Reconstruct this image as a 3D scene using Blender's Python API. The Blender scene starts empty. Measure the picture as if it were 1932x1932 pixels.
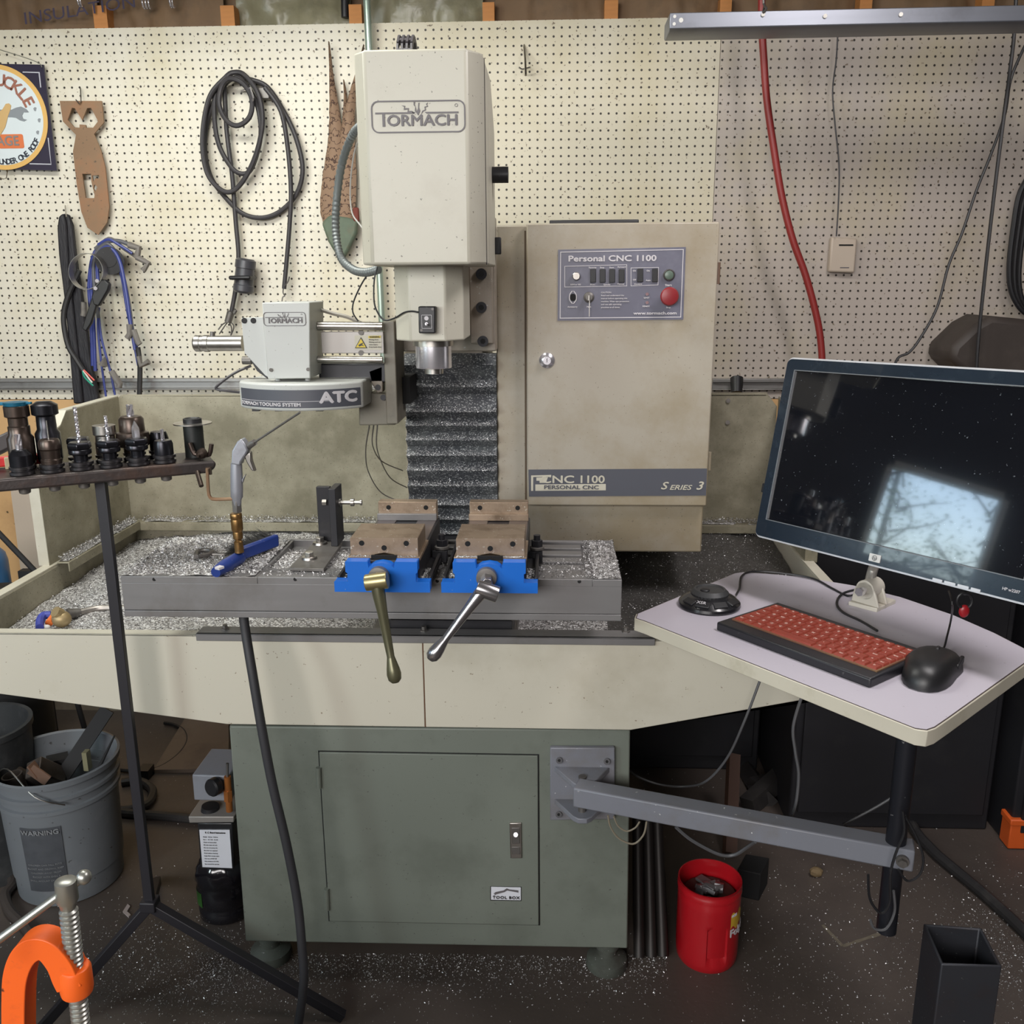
import bpy, bmesh, math, random
from mathutils import Vector as V, Matrix, noise
random.seed(7)
S = bpy.context.scene
C = S.collection
R_ = math.radians

# ------------------------------------------------------------------ camera
F = 1727.0; PITCH = .2467; YAW = .0439; ROLL = -.0063; H = 1.47
def _rot():
    cp, sp = math.cos(PITCH), math.sin(PITCH)
    f = V((0, cp, -sp)); u = V((0, sp, cp)); r = V((1, 0, 0))
    Z = Matrix.Rotation(YAW, 3, 'Z'); f = Z @ f; u = Z @ u; r = Z @ r
    c, s = math.cos(ROLL), math.sin(ROLL)
    return c*r + s*u, -s*r + c*u, f
RR, UU, FF = _rot()
cam = bpy.data.cameras.new('camera'); co = bpy.data.objects.new('camera', cam); C.objects.link(co)
m = Matrix((RR, UU, -FF)).transposed().to_4x4(); m.translation = V((0, 0, H)); co.matrix_world = m
cam.sensor_fit = 'HORIZONTAL'; cam.sensor_width = 36; cam.lens = 36*F/1932; cam.clip_start = .02; cam.clip_end = 100
S.camera = co

# ------------------------------------------------------------------ world and lights
S.view_settings.view_transform = 'Standard'; S.view_settings.look = 'None'
S.view_settings.exposure = 1.1; S.view_settings.gamma = 1.0
w = bpy.data.worlds.new('daylight'); S.world = w; w.use_nodes = True
nt = w.node_tree; nt.nodes.clear()
wo = nt.nodes.new('ShaderNodeOutputWorld'); bg = nt.nodes.new('ShaderNodeBackground')
sky = nt.nodes.new('ShaderNodeTexSky'); sky.sky_type = 'NISHITA'; sky.sun_disc = False; sky.sun_elevation = R_(40); sky.sun_rotation = R_(200)
bg.inputs['Strength'].default_value = .8
nt.links.new(sky.outputs[0], bg.inputs[0]); nt.links.new(bg.outputs[0], wo.inputs[0])
def area(name, loc, target, sx, sy, power, col):
    l = bpy.data.lights.new(name, 'AREA'); l.shape = 'RECTANGLE'; l.size = sx; l.size_y = sy; l.energy = power; l.color = col
    o = bpy.data.objects.new(name, l); C.objects.link(o); o.location = loc
    o.rotation_euler = (V(target)-V(loc)).to_track_quat('-Z', 'Y').to_euler(); return o
area('ceiling_tube_light', (-1.0, 1.75, 2.56), (-.9, 2.7, .9), 1.2, .2, 13.5, (1.0, 1.0, .93))
area('ceiling_tube_light', (.95, 1.25, 2.54), (.85, 1.45, .9), .3, 1.0, 11, (1.0, .95, .95))
area('front_fill_light', (-1.0, -1.8, 2.0), (-.2, 2.0, 1.0), 2.0, 1.0, 46, (1.0, .965, .95))  # added fill lamp behind the camera; the front wall has no doorway
area('left_fill_light', (-2.5, -.45, 1.75), (0, 1.9, 1.2), .7, .7, 17, (.84, .98, 1.0))  # added fill lamp for left-hand window glow, set outside the screen's reflection

# ------------------------------------------------------------------ pixel rays: where a line of sight meets a real plane
def ray(x, y): return FF + RR*((x-966)/F) + UU*((966-y)/F)
def P(x, y, Y): d = ray(x, y); return d*(Y/d.y) + V((0, 0, H))
def PZ(x, y, Z): d = ray(x, y); return d*((Z-H)/d.z) + V((0, 0, H))
def PX(x, y, X): d = ray(x, y); return d*(X/d.x) + V((0, 0, H))

# ------------------------------------------------------------------ materials
def N(nt, t, **k):
    n = nt.nodes.new(t)
    for a, b in k.items():
        if a[0] == '_': n.inputs[int(a[1:])].default_value = b
        else: setattr(n, a, b)
    return n
MC = {}
def pm(name, col, rough=.5, metal=0., var=.12, vs=6., dirt=None, bump=0., bs=200., speck=None, coat=0., emit=0., stretch=None):
    """dirt=(colour, amount 0-1, scale); speck=(colour, amount, scale)"""
    if name in MC: return MC[name]
    m = bpy.data.materials.new(name); m.use_nodes = True; nt = m.node_tree; L = nt.links
    b = nt.nodes['Principled BSDF']; b.inputs['Roughness'].default_value = rough; b.inputs['Metallic'].default_value = metal
    b.inputs['Coat Weight'].default_value = coat
    tc = N(nt, 'ShaderNodeTexCoord'); co_ = tc.outputs['Object']
    if stretch:
        mp = N(nt, 'ShaderNodeMapping'); mp.inputs['Scale'].default_value = stretch; L.new(co_, mp.inputs[0]); co_ = mp.outputs[0]
    nz = N(nt, 'ShaderNodeTexNoise'); nz.inputs['Scale'].default_value = vs; nz.inputs['Detail'].default_value = 6; L.new(co_, nz.inputs['Vector'])
    mx = N(nt, 'ShaderNodeMix', data_type='RGBA')
    mx.inputs[6].default_value = (*[c*(1-var) for c in col], 1); mx.inputs[7].default_value = (*[min(1, c*(1+var)) for c in col], 1)
    L.new(nz.outputs[0], mx.inputs[0]); out = mx.outputs[2]
    for q in (dirt, speck):
        if not q: continue
        dc, am, sc = q
        n2 = N(nt, 'ShaderNodeTexNoise'); n2.inputs['Scale'].default_value = sc; n2.inputs['Detail'].default_value = 8 if q is dirt else 2; n2.inputs['Roughness'].default_value = .65
        L.new(tc.outputs['Object'], n2.inputs['Vector'])
        rp = N(nt, 'ShaderNodeMapRange'); lo = .62-.35*am if q is dirt else .72-.25*am
        rp.inputs[1].default_value = lo; rp.inputs[2].default_value = lo+(.22 if q is dirt else .05)
        L.new(n2.outputs[0], rp.inputs[0])
        if q is dirt:
            rp.inputs[4].default_value = min(1, .4+am*.6)
        m2 = N(nt, 'ShaderNodeMix', data_type='RGBA'); m2.inputs[7].default_value = (*dc, 1)
        L.new(rp.outputs[0], m2.inputs[0]); L.new(out, m2.inputs[6]); out = m2.outputs[2]
    L.new(out, b.inputs['Base Color'])
    if emit: L.new(out, b.inputs['Emission Color']); b.inputs['Emission Strength'].default_value = emit
    if bump:
        n3 = N(nt, 'ShaderNodeTexNoise'); n3.inputs['Scale'].default_value = bs; n3.inputs['Detail'].default_value = 3; L.new(co_, n3.inputs['Vector'])
        bp = N(nt, 'ShaderNodeBump'); bp.inputs['Strength'].default_value = bump; bp.inputs['Distance'].default_value = .004
        L.new(n3.outputs[0], bp.inputs['Height']); L.new(bp.outputs[0], b.inputs['Normal'])
    MC[name] = m; return m
GRIME = (.10, .09, .055)
cream = pm('cream_paint', (.50, .48, .40), .42, var=.05, vs=3, dirt=((.36, .32, .25), .2, 4), speck=((.16, .15, .12), .1, 160))
cream2 = pm('light_grey_paint', (.50, .51, .49), .4, var=.03, vs=3, speck=((.2, .18, .16), .08, 160))
cab_m = pm('dirty_beige_paint', (.36, .325, .265), .42, var=.1, vs=3, dirt=((.25, .20, .12), .62, 3.2), speck=((.13, .11, .08), .16, 190))
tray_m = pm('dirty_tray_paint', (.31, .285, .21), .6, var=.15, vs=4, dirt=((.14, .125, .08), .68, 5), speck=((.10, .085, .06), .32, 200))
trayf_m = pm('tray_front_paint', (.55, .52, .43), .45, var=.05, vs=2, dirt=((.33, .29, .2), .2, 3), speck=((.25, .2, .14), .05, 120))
green = pm('grey_green_paint', (.155, .172, .145), .5, var=.1, vs=3, dirt=((.09, .10, .08), .38, 5), speck=((.08, .08, .07), .12, 150))
black = pm('black_plastic', (.012, .012, .014), .45, var=.2, speck=((.10, .10, .10), .05, 150))
blacks = pm('black_steel', (.022, .022, .026), .45, metal=.3, var=.3, dirt=((.05, .045, .04), .2, 20))
oxide = pm('black_oxide_steel', (.03, .03, .036), .28, metal=.75, var=.4, vs=30)
steel = pm('bare_steel', (.45, .43, .40), .33, metal=1, var=.15, vs=20, dirt=((.22, .18, .14), .25, 30))
dsteel = pm('dull_steel', (.17, .16, .15), .5, metal=.7, var=.25, vs=12, dirt=((.07, .055, .045), .35, 18))
gsteel = pm('ground_steel', (.21, .205, .205), .45, metal=.4, var=.1, vs=3, stretch=(2, 20, 20), dirt=((.12, .105, .09), .25, 8))
viseiron = pm('bronzed_vise_steel', (.30, .225, .16), .42, metal=.55, var=.2, vs=18, dirt=((.12, .075, .045), .4, 25), speck=((.5, .45, .38), .25, 160))
chrome = pm('chrome', (.74, .72, .76), .26, metal=.85, var=.05)
brass = pm('aged_brass', (.26, .15, .055), .38, metal=.85, var=.3, vs=40, dirt=((.08, .05, .03), .35, 50))
bluep = pm('blue_paint', (.003, .12, .52), .38, var=.08, speck=((.4, .4, .4), .05, 120))
rubber = pm('black_rubber', (.022, .021, .022), .55, var=.25, vs=20, dirt=((.06, .055, .05), .25, 20))
white = pm('white_plastic', (.62, .60, .57), .45, var=.05)
cast = pm('off_white_cast', (.55, .52, .45), .4, var=.1, dirt=((.25, .2, .14), .25, 30))
logo_m = pm('logo_grey', (.12, .11, .115), .5, var=.05)
band_m = pm('band_slate', (.075, .078, .095), .45, var=.1, vs=4)
ink = pm('ink_white', (.55, .53, .55), .5, var=.02)
inkb = pm('ink_beige', (.50, .47, .38), .5, var=.02)
dark = pm('dark_hole', (.006, .006, .006), .9, var=.0)
red = pm('red_plastic', (.32, .012, .018), .35, var=.1, dirt=((.16, .01, .012), .2, 10))
orange = pm('orange_paint', (.78, .115, .012), .4, var=.1, vs=10, dirt=((.35, .06, .02), .15, 30), speck=((.08, .02, .01), .18, 45))
wood = pm('bare_wood', (.50, .21, .06), .7, var=.2, vs=4, stretch=(3, 3, 20))
bellow_m = pm('dusty_bellows', (.045, .048, .055), .65, var=.3, vs=20, speck=((.33, .34, .34), .62, 260), dirt=((.14, .15, .15), .5, 16))
chipm = None

# ------------------------------------------------------------------ mesh builder
class MB:
    def __init__(s): s.v = []; s.f = []
    def add(s, vs, fs):
        o = len(s.v); s.v += [V(a) for a in vs]; s.f += [tuple(i+o for i in f) for f in fs]; return s
    def box(s, c, d, R=None):
        c = V(c); vs = []
        for i in (-.5, .5):
            for j in (-.5, .5):
                for k in (-.5, .5):
                    q = V((i*d[0], j*d[1], k*d[2])); vs.append(c + (R @ q if R else q))
        return s.add(vs, [(0, 1, 3, 2), (4, 6, 7, 5), (0, 4, 5, 1), (2, 3, 7, 6), (0, 2, 6, 4), (1, 5, 7, 3)])
    def bx(s, x0, x1, y0, y1, z0, z1): return s.box(((x0+x1)/2, (y0+y1)/2, (z0+z1)/2), (abs(x1-x0), abs(y1-y0), abs(z1-z0)))
    def hexa(s, a, b):  # two quads joined
        vs = list(a)+list(b); n = len(a)
        return s.add(vs, [tuple(range(n))[::-1], tuple(range(n, 2*n))]+[(i, (i+1) % n, n+(i+1) % n, n+i) for i in range(n)])
    def prism(s, pts, d):
        pts = [V(p) for p in pts]; d = V(d); return s.hexa(pts, [p+d for p in pts])
    def lathe(s, o, ax, prof, n=24, cap=True):
        o = V(o); ax = V(ax).normalized(); a = ax.orthogonal().normalized(); b = ax.cross(a); vs = []; fs = []
        for r, z in prof:
            for i in range(n):
                t = 2*math.pi*i/n; vs.append(o+ax*z+(a*math.cos(t)+b*math.sin(t))*max(r, 1e-5))
        for k in range(len(prof)-1):
            for i in range(n):
                j = (i+1) % n; fs.append((k*n+i, k*n+j, (k+1)*n+j, (k+1)*n+i))
        if cap: fs.append(tuple(range(n))[::-1]); fs.append(tuple(range((len(prof)-1)*n, len(prof)*n)))
        return s.add(vs, fs)
    def cyl(s, p0, p1, r0, r1=None, n=20, cap=True):
        p0 = V(p0); p1 = V(p1); return s.lathe(p0, p1-p0, [(r0, 0), (r1 if r1 is not None else r0, (p1-p0).length)], n, cap)
    def tube(s, pts, r, n=8, closed=False, sm=6, cap=True):
        pts = [V(p) for p in pts]
        rr = r if isinstance(r, (list, tuple)) else None
        if sm > 1: pts, rr = smooth(pts, sm, closed, rr)
        k = len(pts); vs = []; fs = []; up = None
        for i, p in enumerate(pts):
            if closed: t = pts[(i+1) % k]-pts[i-1]
            else: t = pts[min(i+1, k-1)]-pts[max(i-1, 0)]
            t.normalize()
            up = (up-t*up.dot(t)) if up is not None else t.orthogonal()
            if up.length < 1e-4: up = t.orthogonal()
            up.normalize(); b = t.cross(up); R = rr[i] if rr else r
            for j in range(n):
                a = 2*math.pi*j/n; vs.append(p+(up*math.cos(a)+b*math.sin(a))*R)
        for i in range(k if closed else k-1):
            for j in range(n):
                a, b_ = i*n+j, i*n+(j+1) % n; c, d = ((i+1) % k)*n+(j+1) % n, ((i+1) % k)*n+j
                fs.append((a, b_, c, d))
        if cap and not closed: fs.append(tuple(range(n))[::-1]); fs.append(tuple(range((k-1)*n, k*n)))
        return s.add(vs, fs)
    def ell(s, c, r, n=16, k=10, R=None):
        c = V(c); vs = []; fs = []
        for i in range(k+1):
            a = math.pi*i/k
            for j in range(n):
                b = 2*math.pi*j/n; q = V((r[0]*math.sin(a)*math.cos(b), r[1]*math.sin(a)*math.sin(b), r[2]*math.cos(a))); vs.append(c+(R @ q if R else q))
        for i in range(k):
            for j in range(n): fs.append((i*n+j, (i+1)*n+j, (i+1)*n+(j+1) % n, i*n+(j+1) % n))
        return s.add(vs, fs)
    def plate(s, outlines, fr, depth):
        """flat plate with holes: outlines in (u,v) on frame fr=(o,u,v,n), thickness depth along n"""
        cu = bpy.data.curves.new('t', 'CURVE'); cu.dimensions = '2D'; cu.fill_mode = 'BOTH'; cu.extrude = abs(depth)/2
        for ol in outlines:
            sp = cu.splines.new('POLY'); sp.points.add(len(ol)-1); sp.use_cyclic_u = True
            for i, (a, b) in enumerate(ol): sp.points[i].co = (a, b, 0, 1)
        return s._curve(cu, fr, depth/2)
    def _curve(s, cu, fr, off=0, warp=None):
        o = bpy.data.objects.new('t', cu); C.objects.link(o); me = bpy.data.meshes.new_from_object(o)
        vs = []
        for q in me.vertices:
            q = q.co
            if warp: vs.append(warp(q.x, q.y, q.z+off))
            else: vs.append(fr[0]+fr[1]*q.x+fr[2]*q.y+fr[3]*(q.z+off))
        s.add(vs, [tuple(p.vertices) for p in me.polygons])
        bpy.data.objects.remove(o); bpy.data.curves.remove(cu); bpy.data.meshes.remove(me); return s
    def text(s, t, size, fr, th=.0006, wide=1., bold=0., align='CENTER', shear=0, warp=None, space=1.):
        cu = bpy.data.curves.new('t', 'FONT'); cu.body = t; cu.size = size; cu.align_x = align; cu.align_y = 'CENTER'
        cu.extrude = th/2; cu.shear = shear; cu.resolution_u = 3; cu.space_character = space
        if fr: fr = (fr[0], fr[1]*wide, fr[2], fr[3])
        for i in range(4 if bold else 1):
            dx, dy = ((-bold, 0), (bold, 0), (0, bold), (0, -bold))[i] if bold else (0, 0)
            f2 = (fr[0]+fr[1]*dx+fr[2]*dy+fr[3]*(i*.0002), fr[1], fr[2], fr[3]) if fr else None
            w2 = (lambda u, v, n, a=dx, b=dy, c=i*.0002: warp(u+a, v+b, n+c)) if warp else None
            s._curve(cu.copy(), f2, th/2, w2)
        bpy.data.curves.remove(cu); return s
    def build(s, name, mat, parent=None, bev=0, smooth_=True, sub=0, segs=2, ang=35):
        me = bpy.data.meshes.new(name)
        if parent is not None: base = WL[parent.name]
        else:
            mn = V([min(q[i] for q in s.v) for i in range(3)]); mxx = V([max(q[i] for q in s.v) for i in range(3)])
            base = V(((mn.x+mxx.x)/2, (mn.y+mxx.y)/2, mn.z))
        me.from_pydata([q-base for q in s.v], [], s.f); me.update()
        b = bmesh.new(); b.from_mesh(me); bmesh.ops.recalc_face_normals(b, faces=b.faces); b.to_mesh(me); b.free()
        mats = mat if isinstance(mat, (list, tuple)) else [mat]
        for q in mats: me.materials.append(q)
        if smooth_:
            for p in me.polygons: p.use_smooth = True
            me.set_sharp_from_angle(angle=R_(ang))
        o = bpy.data.objects.new(name, me); C.objects.link(o)
        if parent is not None: o.parent = parent
        else: o.location = base
        WL[o.name] = base.copy()
        if bev: q = o.modifiers.new('bevel', 'BEVEL'); q.width = bev; q.segments = segs; q.limit_method = 'ANGLE'; q.angle_limit = R_(40); q.harden_normals = False
        if sub: q = o.modifiers.new('sub', 'SUBSURF'); q.levels = sub; q.render_levels = sub
        return o
WL = {}
def smooth(pts, n, closed=False, rr=None):
    out = []; ro = []; k = len(pts)
    if k < 3: return pts, rr
    rng = k if closed else k-1
    for i in range(rng):
        if closed: a, b, c, d = (pts[(i+j) % k] for j in (-1, 0, 1, 2))
        else: a, b, c, d = pts[max(i-1, 0)], pts[i], pts[i+1], pts[min(i+2, k-1)]
        for j in range(n):
            t = j/n
            out.append(.5*((2*b)+(c-a)*t+(2*a-5*b+4*c-d)*t*t+(3*b-a-3*c+d)*t**3))
            if rr: ro.append(rr[i]*(1-t)+rr[(i+1) % k]*t)
    if not closed:
        out.append(pts[-1])
        if rr: ro.append(rr[-1])
    return out, (ro if rr else None)
def thing(name, label, cat, loc, group=None):
    o = bpy.data.objects.new(name, None); C.objects.link(o); o.location = loc; o.empty_display_size = .05; WL[o.name] = V(loc)
    return tag(o, label, cat, group)
def tag(o, label=None, cat=None, group=None, kind=None):
    if label: o['label'] = label
    if cat: o['category'] = cat
    if group: o['group'] = group
    if kind: o['kind'] = kind
    return o
def struct(name, mb, mat, **k): return tag(mb.build(name, mat, **k), kind='structure')
def front(o, u=(1, 0, 0), v=(0, 0, 1)):
    u = V(u).normalized(); v = V(v).normalized(); return (V(o), u, v, u.cross(v))
def rrect(w, h, r, n=5):
    out = []
    for cx, cy, a0 in ((w/2-r, h/2-r, 0), (-w/2+r, h/2-r, 90), (-w/2+r, -h/2+r, 180), (w/2-r, -h/2+r, 270)):
        for i in range(n+1):
            a = R_(a0+90*i/n); out.append((cx+r*math.cos(a), cy+r*math.sin(a)))
    return out
def ring2(w, h, r, t): return [rrect(w, h, r), rrect(w-2*t, h-2*t, max(r-t, .0003))]
def copytree(o, loc=None, parent=None):
    c = o.copy(); C.objects.link(c)
    if parent: c.parent = parent
    if loc is not None: c.location = loc
    WL[c.name] = V(loc) if loc is not None else WL[o.name].copy()
    for ch in o.children: copytree(ch, None, c)
    return c
def wire(pts, r, name, mat, label, cat, group=None, n=6, sm=6):
    o = MB().tube(pts, r, n=n, sm=sm).build(name, mat); return tag(o, label, cat, group)

# ------------------------------------------------------------------ room
YW = 3.176
floor_m = pm('oily_concrete', (.085, .068, .058), .5, var=.35, vs=2.2, dirt=((.035, .029, .028), .4, 1.8), speck=((.10, .09, .08), .25, 120), bump=.15, bs=60)
brown_wall = pm('dark_workshop_wall', (.045, .038, .034), .8, var=.25, vs=3)
ply = pm('yellow_plywood', (.60, .37, .17), .65, var=.12, vs=2, dirt=((.38, .22, .1), .3, 4), stretch=(1, 1, 5), speck=((.08, .05, .02), .15, 30))
kraft = pm('kraft_paper', (.19, .115, .06), .75, var=.35, vs=5, dirt=((.05, .045, .035), .5, 4), bump=1.0, bs=14)
struct('floor', MB().bx(-2.7, 2.7, -2.3, 3.4, -.1, 0), floor_m, smooth_=False)
struct('ceiling', MB().bx(-2.7, 2.7, -2.3, 3.6, 2.62, 2.7), pm('dark_ceiling', (.10, .085, .07), .8), smooth_=False)
struct('wall_right', MB().bx(2.6, 2.7, -2.3, 3.4, 0, 2.62), brown_wall, smooth_=False)
struct('wall_front', MB().bx(-2.7, 2.7, -2.4, -2.3, 0, 2.62), pm('front_wall', (.22, .2, .18), .8), smooth_=False)
struct('wall_back', MB().bx(-2.7, 2.7, 3.27, 3.4, 0, 2.62), kraft, smooth_=False)
WY0, WY1, WZ0, WZ1 = .70, 1.27, 1.25, 1.76
struct('wall_left', MB().bx(-2.7, -2.6, -2.3, WY0, 0, 2.62).bx(-2.7, -2.6, WY1, 3.4, 0, 2.62).bx(-2.7, -2.6, WY0, WY1, 0, WZ0).bx(-2.7, -2.6, WY0, WY1, WZ1, 2.62), brown_wall, smooth_=False)
wf = MB()
for a in ((WY0, WY0+.03, WZ0, WZ1), (WY1-.03, WY1, WZ0, WZ1), (WY0, WY1, WZ0, WZ0+.03), (WY0, WY1, WZ1-.03, WZ1)): wf.bx(-2.68, -2.59, *a)
struct('window_1', wf, white, smooth_=False)

# ------------------------------------------------------------------ helpers on vertical planes
def fpx(x, y, Y): return front(P(x, y, Y), P(x+20, y, Y)-P(x, y, Y)) if False else front(P(x, y, Y))
def ppx(mb, px, Y, d=.01): return mb.prism([P(x, y, Y) for x, y in px], (0, d, 0))
def plpx(mb, outs, Y, d=.003):
    return mb.plate([[(P(x, y, Y).x, P(x, y, Y).z) for x, y in ol] for ol in outs], (V((0, Y, 0)), V((1, 0, 0)), V((0, 0, 1)), V((0, -1, 0))), d)
def PL(px, Y): return [P(x, y, Y) for x, y in px] if not isinstance(Y, (list, tuple)) else [P(x, y, q) for (x, y), q in zip(px, Y)]

# ------------------------------------------------------------------ pegboard and what lies above it
HX, HZ = -1.7479, H+.7756
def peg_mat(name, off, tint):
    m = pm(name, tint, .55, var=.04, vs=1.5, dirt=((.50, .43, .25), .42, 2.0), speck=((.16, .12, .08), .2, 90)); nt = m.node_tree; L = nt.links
    b = nt.nodes['Principled BSDF']; src = b.inputs['Base Color'].links[0].from_socket
    geo = N(nt, 'ShaderNodeNewGeometry'); sp = N(nt, 'ShaderNodeSeparateXYZ'); L.new(geo.outputs['Position'], sp.inputs[0])
    sq = []
    for k, o in (('X', HX+off), ('Z', HZ)):
        a = N(nt, 'ShaderNodeMath', operation='SUBTRACT'); a.inputs[1].default_value = o-.0127; L.new(sp.outputs[k], a.inputs[0])
        d = N(nt, 'ShaderNodeMath', operation='DIVIDE'); d.inputs[1].default_value = .0254; L.new(a.outputs[0], d.inputs[0])
        f = N(nt, 'ShaderNodeMath', operation='FLOORED_MODULO'); f.inputs[1].default_value = 1; L.new(d.outputs[0], f.inputs[0])
        s_ = N(nt, 'ShaderNodeMath', operation='SUBTRACT'); s_.inputs[1].default_value = .5; L.new(f.outputs[0], s_.inputs[0])
        p = N(nt, 'ShaderNodeMath', operation='MULTIPLY'); L.new(s_.outputs[0], p.inputs[0]); L.new(s_.outputs[0], p.inputs[1]); sq.append(p)
    ad = N(nt, 'ShaderNodeMath', operation='ADD'); L.new(sq[0].outputs[0], ad.inputs[0]); L.new(sq[1].outputs[0], ad.inputs[1])
    mr = N(nt, 'ShaderNodeMapRange'); mr.inputs[1].default_value = .014; mr.inputs[2].default_value = .027; mr.inputs[3].default_value = 1; mr.inputs[4].default_value = 0; L.new(ad.outputs[0], mr.inputs[0])
    mx = N(nt, 'ShaderNodeMix', data_type='RGBA'); mx.inputs[7].default_value = (.022, .016, .01, 1)
    L.new(mr.outputs[0], mx.inputs[0]); L.new(src, mx.inputs[6]); L.new(mx.outputs[2], b.inputs['Base Color']); return m
s1, s2 = HX+.0254*45.97, P(1353, 240, YW).x
TOPZ = HZ+.0225; BOTZ = 1.075
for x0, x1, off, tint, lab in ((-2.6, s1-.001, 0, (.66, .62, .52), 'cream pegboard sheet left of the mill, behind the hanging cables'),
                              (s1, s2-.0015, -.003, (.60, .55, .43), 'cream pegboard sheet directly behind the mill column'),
                              (s2, 2.5, -.0043, (.44, .385, .34), 'cream pegboard sheet right of the seam, behind the thermostat and red hose')):  # right sheet's darker, pinker tint holds the dimmer light on that side
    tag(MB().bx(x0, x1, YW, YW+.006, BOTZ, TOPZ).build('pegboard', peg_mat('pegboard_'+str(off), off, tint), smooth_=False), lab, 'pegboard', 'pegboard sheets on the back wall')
tag(MB().bx(-2.6, P(43, 800, YW).x-.001, YW+.002, YW+.012, 0, BOTZ-.002).build('plywood_panel', ply, smooth_=False), 'yellow plywood sheet low on the wall at the far left edge', 'panel', 'plywood wall panels')
tag(MB().bx(P(43, 800, YW).x, 2.5, YW+.002, YW+.012, 0, BOTZ-.002).build('plywood_panel', ply, smooth_=False), 'yellow plywood sheet below the pegboard, behind the splash tray', 'panel', 'plywood wall panels')
struct('trim_1', MB().bx(-2.6, 2.55, 2.92, YW, 0, .2), pm('low_curb', (.36, .31, .24), .7, var=.15, dirt=((.15, .12, .09), .4, 6)), smooth_=False)
# sill plate / studs
k = 0
for xa, xb, yt, yb in ((180, 203, 12, 37), (419, 443, 12, 35), (660, 683, 10, 33), (911, 933, 6, 29), (1140, 1166, 2, 25), (1357, 1380, -4, 20), (1620, 1645, -12, 12), (1850, 1876, -18, 5)):
    a = P(xa, yb, YW+.02); b = P(xb, yt, YW+.02); k += 1
    struct('trim_%d' % (k+1), MB().bx(a.x, b.x, YW+.008, YW+.06, TOPZ-.15, b.z if k > 3 else b.z), wood, smooth_=False)
bays = [-40, 190, 430, 671, 922, 1153, 1368, 1632, 1863, 2080]
plastic = pm('cloudy_wrapping', (.24, .22, .14), .35, var=.4, vs=8, dirt=((.06, .055, .04), .4, 6), bump=1, bs=20)
bl = ['above the round garage sign', 'above the rusty bomb cutout', 'above the coiled cable', 'above the mill head', 'above the bare pegboard beside the head', 'above the left end of the light housing', 'above the thermostat', 'in the dark at the upper right', 'in the upper right corner']
for i in range(9):
    x0 = P(bays[i]+12, 20, YW+.03).x; x1 = P(bays[i+1]-12, 20, YW+.03).x
    mb = MB(); nx, nz = 36, 14; vs = []
    for a in range(nx+1):
        for b in range(nz+1):
            u, v = a/nx, b/nz; q = V((x0+(x1-x0)*u, 0, TOPZ-.04+v*.3))
            d = noise.noise(q*9)*.028+noise.noise(q*30)*.012-.03*math.sin(math.pi*u)
            vs.append((q.x, YW+.06+d, q.z))
    mb.add(vs, [(a*(nz+1)+b, (a+1)*(nz+1)+b, (a+1)*(nz+1)+b+1, a*(nz+1)+b+1) for a in range(nx) for b in range(nz)])
    o = mb.build('insulation_batt', plastic if i in (2, 3) else kraft, ang=180)
    tag(o, ('cloudy plastic-wrapped' if i in (2, 3) else 'crumpled brown kraft-faced')+' insulation batt '+bl[i], 'insulation', 'insulation batts above the pegboard')
    if i == 0:
        WL[o.name] = V(o.location); MB().text('INSULATION', .05, front(P(150, 20, YW-.005), (1, 0, .12)), wide=1.3).build('printed_text', pm('kraft_ink', (.05, .04, .07), .8), o)
struct('trim_12', MB().bx(-2.6, 2.6, 2.2, 2.26, 2.47, 2.62).bx(-2.6, 2.6, 2.9, 2.94, 2.50, 2.62), pm('dark_joist', (.07, .05, .035), .8), smooth_=False)

# metal rail along the wall
rail_m = pm('galvanised_rail', (.33, .32, .31), .4, metal=.7, var=.15, vs=10, dirt=((.15, .13, .11), .3, 12))
for xa, xb, lab in ((-30, 760, 'thin galvanised rail along the wall behind the hanging cables'), (1344, 1520, 'thin galvanised rail along the wall between cabinet and monitor')):
    a = P(xa, 714, 3.165); b = P(xb, 714, 3.165); mb = MB()
    mb.bx(a.x, b.x, 3.150, 3.175, a.z-.012, a.z); mb.bx(a.x, b.x, 3.165, 3.175, a.z-.035, a.z-.012); mb.bx(a.x, b.x, 3.158, 3.175, a.z-.040, a.z-.035)
    tag(mb.build('wall_rail', rail_m, bev=.0015), lab, 'rail', 'galvanised wall rails')
tag(MB().cyl(P(1390, 714, 3.15), P(1390, 742, 3.12), .022, .018).build('cable_grommet', black), 'small black round plug on the wall rail beside the control cabinet', 'plug')

# ------------------------------------------------------------------ garage sign
Y = 3.150
t = thing('garage_sign', 'black square metal sign with a round garage emblem, hung from a string', 'sign', P(0, 320, Y))
ppx(mb := MB(), ((-110, 118), (82, 122), (107, 322), (-92, 316)), Y, .006); mb.build('board', pm('sign_board', (.035, .03, .05), .22, var=.2), t)
c0 = P(-1, 222, Y-.002); r0 = (P(91, 229, Y)-c0).length
def disc(r, y, n=64, o=c0): return MB().cyl(o+V((0, 0, 0)), o+V((0, -y, 0)), r, n=n)
disc(r0, .001).build('ring', pm('sign_yellow', (.66, .40, .12), .4, var=.05), t)
disc(r0*.91, .0018).build('face', pm('sign_white', (.62, .68, .70), .35, var=.03), t)
mb = MB()
for i, ch in enumerate('KNUCKLE'):
    a = R_(108-14*i); rr = r0*.70
    u = V((math.sin(a), 0, -math.cos(a))); v = V((math.cos(a), 0, math.sin(a)))
    mb.text(ch, r0*.32, (c0+v*rr+V((0, -.002, 0)), u, v, V((0, -1, 0))), bold=.0015)
mb.build('letters_top', pm('sign_brownred', (.30, .12, .08), .5), t)
mb = MB()
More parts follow.
